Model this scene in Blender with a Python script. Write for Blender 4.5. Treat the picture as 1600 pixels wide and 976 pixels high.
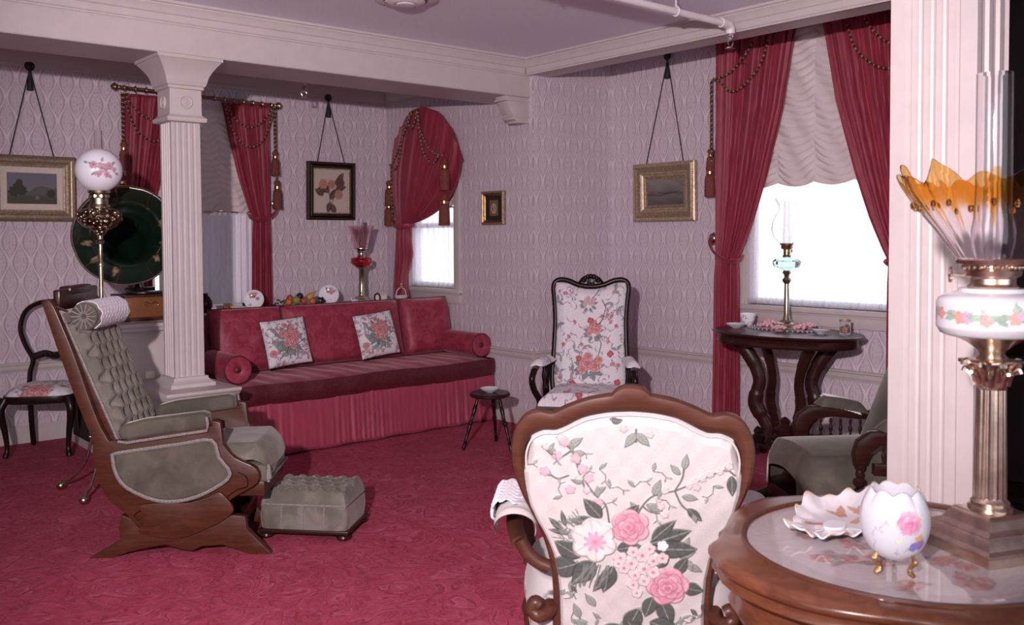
import bpy, bmesh, math, random
import numpy as np
from mathutils import Vector, Matrix
random.seed(7); RNG = np.random.default_rng(11)
SC = bpy.context.scene
COL = SC.collection
PI = math.pi
for _o in list(bpy.data.objects): bpy.data.objects.remove(_o)

# ------------------------------------------------------------------ camera
YAW, PIT, ROL = math.radians(40.474), math.radians(2.010), math.radians(0.322)
fw = Vector((math.sin(YAW)*math.cos(PIT), math.cos(YAW)*math.cos(PIT), -math.sin(PIT)))
rt = Vector((math.cos(YAW), -math.sin(YAW), 0)); dn = fw.cross(rt)
r2 = math.cos(ROL)*rt + math.sin(ROL)*dn; d2 = -math.sin(ROL)*rt + math.cos(ROL)*dn
cam = bpy.data.cameras.new('camera'); camo = bpy.data.objects.new('camera', cam); COL.objects.link(camo)
cam.sensor_width = 36.0; cam.lens = 36.0*1446.09/1600.0; cam.shift_y = -67.3/1600.0; cam.clip_start = 0.05
camo.matrix_world = Matrix(((r2.x, -d2.x, -fw.x, 0), (r2.y, -d2.y, -fw.y, 0), (r2.z, -d2.z, -fw.z, 1.5), (0, 0, 0, 1)))
cam.dof.use_dof = True; cam.dof.focus_distance = 4.6; cam.dof.aperture_fstop = 5.6
SC.camera = camo

# ------------------------------------------------------------------ world, flash, exposure
W = bpy.data.worlds.new('world'); SC.world = W; W.use_nodes = True
W.node_tree.nodes['Background'].inputs[0].default_value = (0.86, 0.93, 1.0, 1)
W.node_tree.nodes['Background'].inputs[1].default_value = 3.0
fl = bpy.data.lights.new('camera_flash', 'SPOT'); flo = bpy.data.objects.new('camera_flash', fl); COL.objects.link(flo)
fl.energy = 1120; fl.color = (1.0, 0.86, 0.90); fl.shadow_soft_size = 0.05
fl.spot_size = math.radians(72); fl.spot_blend = 0.6
flo.location = (-0.78, -0.02, 2.08)
flo.rotation_euler = (Vector((3.35, 4.0, 1.40)) - Vector(flo.location)).to_track_quat('-Z', 'Y').to_euler()
SC.view_settings.view_transform = 'Standard'; SC.view_settings.look = 'None'
SC.view_settings.exposure = 0.0; SC.view_settings.gamma = 1.0; SC.view_settings.use_curve_mapping = False

# ------------------------------------------------------------------ node expression helper
class X:
    """a scalar node expression"""
    def __init__(s, nt, sock): s.nt, s.k = nt, sock
    def op(s, o, b=None, c=None, clamp=False):
        n = s.nt.nodes.new('ShaderNodeMath'); n.operation = o; n.use_clamp = clamp
        for i, v in enumerate((s, b, c)):
            if v is None: continue
            if isinstance(v, X): s.nt.links.new(v.k, n.inputs[i])
            else: n.inputs[i].default_value = v
        return X(s.nt, n.outputs[0])
    def __add__(s, b): return s.op('ADD', b)
    def __sub__(s, b): return s.op('SUBTRACT', b)
    def __mul__(s, b): return s.op('MULTIPLY', b)
    def __truediv__(s, b): return s.op('DIVIDE', b)
    def abs(s): return s.op('ABSOLUTE')
    def fr(s): return s.op('FRACT')
    def sin(s): return s.op('SINE')
    def mn(s, b): return s.op('MINIMUM', b)
    def mx(s, b): return s.op('MAXIMUM', b)
    def sm(s, a, b):
        n = s.nt.nodes.new('ShaderNodeMapRange'); n.interpolation_type = 'SMOOTHSTEP'
        s.nt.links.new(s.k, n.inputs[0]); n.inputs[1].default_value = a; n.inputs[2].default_value = b
        return X(s.nt, n.outputs[0])

class Mat:
    def __init__(s, name, color=(.5, .5, .5), rough=.5, metal=0, **kw):
        m = bpy.data.materials.new(name); m.use_nodes = True; s.m = m; s.nt = m.node_tree
        s.b = s.nt.nodes['Principled BSDF']; s.set('Base Color', (*color, 1)); s.set('Roughness', rough); s.set('Metallic', metal)
        for k, v in kw.items(): s.set(k.replace('_', ' '), v)
    def set(s, k, v):
        if isinstance(v, X): s.nt.links.new(v.k, s.b.inputs[k])
        elif hasattr(v, 'is_output'): s.nt.links.new(v, s.b.inputs[k])
        else: s.b.inputs[k].default_value = v
    def coord(s, kind='Object', scale=(1, 1, 1)):
        n = s.nt.nodes.new('ShaderNodeTexCoord'); mp = s.nt.nodes.new('ShaderNodeMapping')
        s.nt.links.new(n.outputs[kind], mp.inputs[0]); mp.inputs['Scale'].default_value = scale
        return mp.outputs[0]
    def xyz(s, sock):
        n = s.nt.nodes.new('ShaderNodeSeparateXYZ'); s.nt.links.new(sock, n.inputs[0])
        return [X(s.nt, n.outputs[i]) for i in range(3)]
    def noise(s, co, scale, detail=3, rough=.55, dist=0.0):
        n = s.nt.nodes.new('ShaderNodeTexNoise'); s.nt.links.new(co, n.inputs['Vector'])
        n.inputs['Scale'].default_value = scale; n.inputs['Detail'].default_value = detail
        n.inputs['Roughness'].default_value = rough; n.inputs['Distortion'].default_value = dist
        return X(s.nt, n.outputs['Fac'])
    def wave(s, co, scale, dist=3, detail=2, dscale=1.0, kind='BANDS', direction='X'):
        n = s.nt.nodes.new('ShaderNodeTexWave'); n.wave_type = kind
        if kind == 'BANDS': n.bands_direction = direction
        s.nt.links.new(co, n.inputs['Vector']); n.inputs['Scale'].default_value = scale
        n.inputs['Distortion'].default_value = dist; n.inputs['Detail'].default_value = detail; n.inputs['Detail Scale'].default_value = dscale
        return X(s.nt, n.outputs['Fac'])
    def mix(s, f, a, b):
        n = s.nt.nodes.new('ShaderNodeMix'); n.data_type = 'RGBA'
        if isinstance(f, X): s.nt.links.new(f.k, n.inputs[0])
        else: n.inputs[0].default_value = f
        for i, v in ((6, a), (7, b)):
            if hasattr(v, 'is_output'): s.nt.links.new(v, n.inputs[i])
            else: n.inputs[i].default_value = (*v, 1)
        return n.outputs[2]
    def bump(s, h, strength=.3, dist=.01):
        n = s.nt.nodes.new('ShaderNodeBump'); n.inputs['Strength'].default_value = strength; n.inputs['Distance'].default_value = dist
        s.nt.links.new(h.k, n.inputs['Height']); s.nt.links.new(n.outputs[0], s.b.inputs['Normal'])
    def attr(s, name='Col'):
        n = s.nt.nodes.new('ShaderNodeAttribute'); n.attribute_name = name; return n.outputs['Color']

def wood(name, dark, light, rough=.35, scale=6, axis=(1, 1, 9), bump=.05, coat=.08):
    M = Mat(name, light, rough); co = M.coord('Object', axis)
    n = M.noise(co, scale, 5, .6, .6); w = M.noise(co, scale*5, 3, .6, .2)
    f = (n*.6 + w*.4).sm(.28, .72)
    M.set('Base Color', M.mix(f, dark, light)); M.bump(n, bump, .004)
    M.set('Coat Weight', coat); M.set('Coat Roughness', .2); M.set('Specular IOR Level', .22)
    return M.m

def plain(name, c, rough=.5, metal=0, var=.12, scale=20, bump=0.0, **kw):
    M = Mat(name, c, rough, metal, **kw); n = M.noise(M.coord(), scale, 4)
    M.set('Base Color', M.mix(n.sm(.3, .7), tuple(v*(1-var) for v in c), tuple(min(1, v*(1+var)) for v in c)))
    if bump: M.bump(n, bump, .004)
    return M.m

def painted(name, rough=.5, fuzz=0.0, bumpscale=0, bump=.1, **kw):
    M = Mat(name, (.8, .8, .8), rough, 0, **kw); M.set('Base Color', M.attr())
    if fuzz: M.set('Sheen Weight', fuzz)
    if bumpscale: M.bump(M.noise(M.coord(), bumpscale, 3), bump, .003)
    return M.m

def glass(name, c, rough=.03, alpha=None):
    M = Mat(name, c, rough); M.set('Transmission Weight', 1.0); M.set('IOR', 1.35 if alpha is None else alpha)
    n = M.noise(M.coord(), 30, 2); M.bump(n, .04, .003)
    return M.m

MT = {}
MT['trim'] = plain('cream_painted_wood', (.495, .432, .425), .45, var=.03, scale=12)
MT['ceil'] = plain('ceiling_paint', (.84, .83, .94), .9, var=.03, scale=60, bump=.05)
MT['dark_wood'] = wood('dark_mahogany', (.012, .004, .0035), (.045, .013, .009), .3)
MT['black_wood'] = wood('ebonised_wood', (.006, .003, .003), (.018, .007, .006), .33)
MT['walnut'] = wood('reddish_walnut', (.034, .0095, .005), (.088, .025, .012), .42)
MT['fg_walnut'] = wood('warm_walnut', (.044, .014, .008), (.080, .027, .016), .45, scale=4)
MT['table_walnut'] = wood('orange_walnut', (.065, .020, .010), (.140, .046, .022), .3, scale=4, axis=(2, 2, 9), coat=.3)
MT['oak'] = wood('quartered_oak', (.12, .045, .016), (.24, .095, .038), .35, scale=12, axis=(2, 2, 12))
MT['brass'] = plain('brass', (.43, .365, .265), .27, 1, .2, 30)
MT['old_brass'] = plain('antique_brass', (.36, .25, .13), .34, 1, .4, 60, .3)
MT['silver'] = plain('worn_brass_silvery', (.60, .47, .38), .27, 1, .2, 25)
MT['gold'] = plain('gold_gilt', (.60, .38, .17), .27, 1, .25, 60)
MT['gilt'] = plain('gilded_plaster', (.25, .175, .115), .5, .3, .35, 70, .4)
MT['gilt_light'] = plain('bright_gilt', (.42, .32, .22), .42, .4, .25, 50, .2)
MT['black'] = plain('black_cord', (.008, .010, .009), .6)
MT['black_metal'] = plain('black_enamel', (.008, .008, .009), .25)
MT['horn'] = plain('dark_green_enamel', (.004, .016, .009), .22, 0, .4, 8)
MT['porc'] = plain('white_porcelain', (.55, .53, .57), .12, 0, .02, 10)
MT['marble'] = plain('white_marble', (.82, .78, .77), .25, 0, .06, 8)
MT['ivory'] = plain('ivory_mat_board', (.62, .53, .45), .8, 0, .04, 40)
MT['lace'] = plain('white_lace', (.78, .74, .80), .9, 0, .08, 160, .8)
MT['tassel'] = plain('russet_tassel', (.16, .040, .030), .85, 0, .35, 120, .8)
MT['paper_white'] = plain('white_paper', (.85, .85, .85), .8, 0, .02, 10)
MT['pipe'] = plain('white_pipe_paint', (.74, .66, .68), .35, 0, .03, 10)
MT['chrome'] = plain('chrome', (.7, .68, .68), .15, 1, .05, 10)
MT['dark_void'] = plain('dark_brown_panel_niche', (.010, .006, .006), .8, 0, .3, 6)  # own brown of panels and backings; also niche shade on the knee wall
MT['print'] = painted('printed_cotton', .75, .1, 220, .25)
MT['print_relief'] = painted('embossed_tapestry', .7, .1, 260, .2)
MT['china'] = painted('painted_china', .10, Coat_Weight=.5)
MT['opal'] = painted('painted_opal_glass', .18, Coat_Weight=.6)
MT['canvas'] = painted('painted_canvas', .5)
MT['cordmix'] = painted('twisted_cord', .5)
MT['clear'] = glass('clear_glass', (.97, .95, .97))
MT['frost'] = glass('etched_glass', (.97, .96, .97), .10, 1.12)
MT['pink_glass'] = glass('cranberry_glass', (.97, .74, .78), .08)
MT['ruby'] = glass('ruby_glass', (.62, .03, .05), .05)
MT['aqua'] = glass('aqua_glass', (.72, .95, .88), .04)
MT['amber'] = painted('amber_rimmed_glass', .05, Transmission_Weight=1.0, IOR=1.22)

def m_table_glass():
    M = Mat('glass_over_lace', (.8, .8, .8), .06); M.set('Base Color', M.attr()); M.set('Coat Weight', 1.0); M.set('Coat Roughness', .03); M.set('Roughness', .5)
    return M.m
MT['table_glass'] = m_table_glass()

def m_wallpaper():
    M = Mat('damask_wallpaper', rough=.75); co = M.coord(); x, y, z = M.xyz(co)
    h = (x + y)/.138; v = z/.30
    def motif(du, dv):
        a = ((h + du).fr() - .5).abs(); t = (v + dv).fr()
        hw = ((t.op('POWER', .82)*(2*PI) - PI/2).sin() + 1.0)*.215 + .001        # ogee half width, widest low down
        return a/hw, a, t
    m1, a1, t1 = motif(0, 0); m2, a2, t2 = motif(.5, .5)
    m = m1.mn(m2)
    out = (m - .80).abs().sm(.20, .06)
    inner = (m - .40).abs().sm(.14, .04)
    core = m.sm(.16, .04)
    sp = M.noise(co, 130, 2).sm(.38, .62); sp2 = M.noise(co, 60, 2).sm(.42, .60)
    pat = (out*.85 + inner*.55*sp2 + core*.45*sp2 + m.sm(.98, .84)*.42)*(sp*.45 + .65)
    big = M.noise(co, 2.2, 2)
    base = M.mix(big.sm(.3, .7), (.665, .560, .605), (.690, .585, .622))
    M.set('Base Color', M.mix(pat.op('MINIMUM', 1.0), base, (.415, .340, .405)))
    M.bump(pat, .12, .003)
    return M.m
MT['paper'] = m_wallpaper()

def m_carpet():
    M = Mat('red_sculpted_carpet', rough=.95); co = M.coord('Object', (1, 1, 1))
    n0 = M.noise(co, 3.4, 2, .5, 1.2); n1 = M.noise(co, 5.2, 2, .5, 1.6); fine = M.noise(co, 190, 3, .75); mid = M.noise(co, 5, 4, .65, .8); spk = M.noise(co, 34, 4, .75)
    l0 = (((n0*8.0).fr() - .5).abs()).sm(.20, .04)*mid.sm(.42, .58)
    l1 = (((n1*7.0 + .3).fr() - .5).abs()).sm(.20, .04)*mid.sm(.60, .45)
    lite = (((n0*8.0 + .22).fr() - .5).abs()).sm(.16, .03)*mid.sm(.42, .58)
    dk = l0.mx(l1)*spk.sm(.36, .56); lt = lite*spk.sm(.60, .42)
    c = M.mix(mid.sm(.3, .72), (.320, .021, .052), (.390, .042, .088))
    c = M.mix(spk.sm(.44, .66)*.5, c, (.46, .085, .150))
    c = M.mix(dk*.80, c, (.175, .009, .024)); c = M.mix(lt*.5, c, (.54, .17, .25))
    c = M.mix(fine.sm(.42, .75)*.4, c, (.24, .014, .036))
    M.set('Base Color', c)
    M.bump(fine*.5 + mid*.7 - dk*.8, .30, .010)
    return M.m
MT['carpet'] = m_carpet()

def m_red(name, lo, hi, pscale=9.0, sheen=.25, rough=.55, moire=False):
    M = Mat(name, rough=rough); co = M.coord()
    n = M.noise(co, pscale, 3, .6, 1.2); f = n.sm(.44, .56) if not moire else M.noise(M.coord('Object', (1, 1, .22)), 34, 3, .6, .6).sm(.35, .7)
    fine = M.noise(co, 240, 2)
    c = M.mix(f, lo, hi); c = M.mix(fine.sm(.4, .7)*.3, c, tuple(v*.75 for v in lo))
    M.set('Base Color', c); M.set('Sheen Weight', sheen); M.set('Sheen Roughness', .4); M.set('Sheen Tint', (1, .55, .62, 1)); M.bump(fine*.4 + f*.3, .15, .003)
    return M.m
MT['damask'] = m_red('crimson_damask', (.235, .017, .040), (.315, .034, .066), 11)
MT['damask_seat'] = m_red('crimson_seat_cloth', (.23, .025, .052), (.28, .040, .075), 26)
MT['skirt'] = m_red('rose_skirt_cloth', (.285, .033, .066), (.335, .048, .086), 30, moire=True)
MT['velvet_red'] = m_red('deep_red_velvet', (.060, .003, .008), (.095, .006, .013), 40, sheen=.15)
MT['piping'] = plain('dark_red_piping', (.07, .005, .010), .7)
MT['curtain'] = m_red('crimson_moire_drape', (.215, .014, .032), (.285, .025, .050), 20, moire=True)

def m_velvet(name, lo, hi, fuzz=(.75, .72, .66)):
    M = Mat(name, rough=.8); co = M.coord(); n = M.noise(co, 7, 4, .6, .5); f2 = M.noise(co, 200, 2)
    c = M.mix(n.sm(.35, .7), lo, hi); c = M.mix(f2.sm(.4, .7)*.25, c, lo)
    M.set('Base Color', c); M.set('Sheen Weight', .35); M.set('Sheen Roughness', .35); M.set('Sheen Tint', (*fuzz, 1)); M.bump(f2, .2, .002)
    return M.m
MT['olive'] = m_velvet('olive_velvet', (.052, .043, .031), (.100, .083, .063))
MT['olive_pale'] = m_velvet('highlit_olive_velvet', (.095, .084, .064), (.185, .165, .138), (.9, .84, .84))  # paler copy of the olive velvet; silvery highlights put into its colour
MT['gimp'] = plain('grey_braid', (.20, .175, .165), .9, 0, .3, 140, .6)

def m_sheer(name, c, trans, dens, folds=0):
    m = bpy.data.materials.new(name); m.use_nodes = True; nt = m.node_tree; nt.nodes.clear()
    o = nt.nodes.new('ShaderNodeOutputMaterial'); d = nt.nodes.new('ShaderNodeBsdfDiffuse'); t = nt.nodes.new('ShaderNodeBsdfTranslucent'); tr = nt.nodes.new('ShaderNodeBsdfTransparent')
    tc = nt.nodes.new('ShaderNodeTexCoord'); n = nt.nodes.new('ShaderNodeTexNoise'); n.inputs['Scale'].default_value = 90
    nt.links.new(tc.outputs['Object'], n.inputs['Vector'])
    a = nt.nodes.new('ShaderNodeMixShader'); b = nt.nodes.new('ShaderNodeMixShader')
    d.inputs[0].default_value = (*c, 1); t.inputs[0].default_value = (*c, 1)
    a.inputs[0].default_value = trans; nt.links.new(d.outputs[0], a.inputs[1]); nt.links.new(t.outputs[0], a.inputs[2])
    mr = nt.nodes.new('ShaderNodeMapRange'); mr.inputs[1].default_value = .35; mr.inputs[2].default_value = .65; mr.inputs[3].default_value = dens-.04; mr.inputs[4].default_value = min(1, dens+.05)
    nt.links.new(n.outputs['Fac'], mr.inputs[0]); nt.links.new(mr.outputs[0], b.inputs[0])
    nt.links.new(tr.outputs[0], b.inputs[1]); nt.links.new(a.outputs[0], b.inputs[2]); nt.links.new(b.outputs[0], o.inputs[0])
    return m
MT['sheer'] = m_sheer('sheer_lace', (.86, .84, .90), .55, .55)
MT['sheer_dim'] = m_sheer('dimmed_lace', (.82, .77, .84), .05, .96)  # lace copy made denser; the window's dimness is put into the cloth
MT['shade'] = m_sheer('ruched_shade_cloth', (.68, .585, .585), .03, 1.0)

# ------------------------------------------------------------------ mesh helpers
class MB:
    def __init__(s): s.v, s.f, s.c = [], [], []
    def add(s, vs, fs, col=None):
        n = len(s.v); s.v.extend([tuple(p) for p in vs]); s.f.extend([tuple(i+n for i in f) for f in fs])
        if col is not None: s.c.extend([tuple(c) for c in col] if hasattr(col[0], '__len__') else [tuple(col)]*len(vs))
        return s
    def box(s, x0, x1, y0, y1, z0, z1, b=0.0, col=None):
        x0, x1 = min(x0, x1), max(x0, x1); y0, y1 = min(y0, y1), max(y0, y1); z0, z1 = min(z0, z1), max(z0, z1)
        b = min(b, .49*(x1-x0), .49*(y1-y0), .49*(z1-z0))
        if b <= 0:
            return s.add([(x, y, z) for x in (x0, x1) for y in (y0, y1) for z in (z0, z1)], [(0, 1, 3, 2), (4, 6, 7, 5), (0, 4, 5, 1), (2, 3, 7, 6), (0, 2, 6, 4), (1, 5, 7, 3)], col)
        bm = bmesh.new(); bmesh.ops.create_cube(bm, size=1)
        for v in bm.verts: v.co = ((x0+x1)/2+v.co.x*(x1-x0), (y0+y1)/2+v.co.y*(y1-y0), (z0+z1)/2+v.co.z*(z1-z0))
        bmesh.ops.bevel(bm, geom=bm.edges[:], offset=b, segments=2, affect='EDGES', profile=.5)
        return s.bm(bm, col)
    def bm(s, bm, col=None):
        bm.verts.index_update(); vs = [tuple(v.co) for v in bm.verts]; fs = [[v.index for v in f.verts] for f in bm.faces]; bm.free(); return s.add(vs, fs, col)
    def lathe(s, prof, n=24, c=(0, 0, 0), cap=True, axis=None, col=None, wob=None, sy=1.0):
        """prof: (r,z) list"""
        vs, fs = [], []
        for j, (r, z) in enumerate(prof):
            for i in range(n):
                a = 2*PI*i/n; rr = r*(wob(a, j, z) if wob else 1)
                vs.append(Vector((rr*math.cos(a), sy*rr*math.sin(a), z)))
        for j in range(len(prof)-1):
            for i in range(n):
                k = (i+1) % n; fs.append((j*n+i, j*n+k, (j+1)*n+k, (j+1)*n+i))
        if cap:
            if prof[0][0] > 1e-5: fs.append(tuple(reversed(range(n))))
            if prof[-1][0] > 1e-5: fs.append(tuple((len(prof)-1)*n+i for i in range(n)))
        if axis is not None:
            q = Vector((0, 0, 1)).rotation_difference(Vector(axis)); vs = [q @ v for v in vs]
        c = Vector(c); return s.add([v+c for v in vs], fs, col)
    def tube(s, pts, r, n=8, cap=True, closed=False, flat=None, col=None, up=None):
        """sweep ellipse along pts; r scalar or list; flat=(a,b) multipliers"""
        P = [Vector(p) for p in pts]; N = len(P); R = r if hasattr(r, '__len__') else [r]*N
        T = []
        for i in range(N):
            a = P[(i-1) % N] if (closed or i > 0) else P[i]; b = P[(i+1) % N] if (closed or i < N-1) else P[i]
            t = (b-a); T.append(t.normalized() if t.length > 1e-9 else Vector((0, 0, 1)))
        u = Vector(up) if up else (Vector((0, 0, 1)) if abs(T[0].z) < .9 else Vector((1, 0, 0)))
        vs, fs = [], []; fa, fb = flat or (1, 1)
        for i in range(N):
            side = T[i].cross(u)
            if side.length < 1e-6: side = T[i].orthogonal()
            side.normalize(); u2 = side.cross(T[i]).normalized()
            if not up: u = u2
            for k in range(n):
                a = 2*PI*k/n; vs.append(P[i] + side*math.cos(a)*R[i]*fa + u2*math.sin(a)*R[i]*fb)
        M_ = N if closed else N-1
        for i in range(M_):
            j = (i+1) % N
            for k in range(n):
                l = (k+1) % n; fs.append((i*n+k, i*n+l, j*n+l, j*n+k))
        if cap and not closed: fs.append(tuple(reversed(range(n)))); fs.append(tuple((N-1)*n+k for k in range(n)))
        return s.add(vs, fs, col)
    def prism(s, poly, h, plane='XZ', o=0.0, bev=0.0, seg=2, col=None):
        """2-D polygon extruded h, centred on offset o along the third axis"""
        bm = bmesh.new()
        def P(a, b, t): return {'XZ': (a, t, b), 'YZ': (t, a, b), 'XY': (a, b, t)}[plane]
        lo = [bm.verts.new(P(a, b, o-h/2)) for a, b in poly]; hi = [bm.verts.new(P(a, b, o+h/2)) for a, b in poly]
        f0 = bm.faces.new(lo); f1 = bm.faces.new(hi); n = len(poly)
        for i in range(n): bm.faces.new((lo[i], lo[(i+1) % n], hi[(i+1) % n], hi[i]))
        bmesh.ops.recalc_face_normals(bm, faces=bm.faces[:])
        if bev > 0:
            es = [e for e in f0.edges] + [e for e in f1.edges]
            bmesh.ops.bevel(bm, geom=es, offset=bev, segments=seg, affect='EDGES', profile=.5, clamp_overlap=True)
        bmesh.ops.triangulate(bm, faces=[f for f in bm.faces if len(f.verts) > 4])
        return s.bm(bm, col)
    def grid(s, fn, nu, nv, closeu=False, col=None):
        """fn(U,V arrays)->(N,3); U,V in 0..1"""
        uu = np.linspace(0, 1, nu+1)[:-1] if closeu else np.linspace(0, 1, nu); vv = np.linspace(0, 1, nv)
        U, V = np.meshgrid(uu, vv); P = np.asarray(fn(U.ravel(), V.ravel())); n = len(uu)
        fs = []
        for j in range(nv-1):
            for i in range(n if closeu else n-1):
                k = (i+1) % n; fs.append((j*n+i, j*n+k, (j+1)*n+k, (j+1)*n+i))
        s.add(P.tolist(), fs); 
        if col is not None: s.c.extend(np.asarray(col(U.ravel(), V.ravel())).tolist())
        return s
    def sphere(s, c, r, n=12, m=8, col=None, sc=(1, 1, 1)):
        prof = [(max(1e-6, r*math.sin(PI*j/m)), -r*math.cos(PI*j/m)) for j in range(m+1)]
        k = len(s.v); s.lathe(prof, n, (0, 0, 0), False, col=col)
        for i in range(k, len(s.v)): p = s.v[i]; s.v[i] = (c[0]+p[0]*sc[0], c[1]+p[1]*sc[1], c[2]+p[2]*sc[2])
        return s
    def xf(s, M, k=0):
        for i in range(k, len(s.v)): s.v[i] = tuple(M @ Vector(s.v[i]))
        return s
    def build(s, name, mat, parent=None, smooth=True, ang=40, weld=False):
        me = bpy.data.meshes.new(name); me.from_pydata(s.v, [], s.f); me.update()
        if s.c:
            assert len(s.c) == len(s.v), (name, len(s.c), len(s.v))
            a = me.color_attributes.new('Col', 'FLOAT_COLOR', 'POINT')
            a.data.foreach_set('color', np.c_[np.array(s.c, dtype=np.float32)[:, :3], np.ones(len(s.c), np.float32)].ravel())
        bm = bmesh.new(); bm.from_mesh(me)
        if weld: bmesh.ops.remove_doubles(bm, verts=bm.verts[:], dist=1e-5)
        bmesh.ops.recalc_face_normals(bm, faces=bm.faces[:])
        bm.to_mesh(me); bm.free()
        if smooth:
            me.polygons.foreach_set('use_smooth', [True]*len(me.polygons)); me.set_sharp_from_angle(angle=math.radians(ang))
        me.materials.append(MT[mat] if isinstance(mat, str) else mat)
        o = bpy.data.objects.new(name, me); COL.objects.link(o)
        if parent is not None: o.parent = parent
        return o

def thing(name, label, cat, loc=(0, 0, 0), rz=0.0, group=None):
    o = bpy.data.objects.new(name, None); COL.objects.link(o); o.empty_display_size = .1
    o.location = loc; o.rotation_euler = (0, 0, rz); return tag(o, label, cat, group)
def tag(o, label, cat=None, group=None):
    o['label'] = label
    if cat: o['category'] = cat
    if group: o['group'] = group
    return o
def struct(o, label=None):
    o['kind'] = 'structure'
    if label: o['label'] = label
    return o
def copy_tree(o, parent=None):
    c = o.copy(); COL.objects.link(c); c.parent = parent
    for ch in list(o.children): copy_tree(ch, c)
    return c
def bez(ps, n=12):
    """Catmull-Rom through 2-D/3-D points"""
    P = [np.array(p, float) for p in ps]; Q = [2*P[0]-P[1]] + P + [2*P[-1]-P[-2]]; out = []
    for i in range(1, len(Q)-2):
        for t in np.linspace(0, 1, n, endpoint=False):
            a, b, c, d = Q[i-1:i+3]
            out.append(.5*((2*b)+(-a+c)*t+(2*a-5*b+4*c-d)*t*t+(-a+3*b-3*c+d)*t**3))
    out.append(P[-1]); return [tuple(float(k) for k in p) for p in out]
def turned(spec): return [(max(r, 1e-5), z) for r, z in spec]

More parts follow.
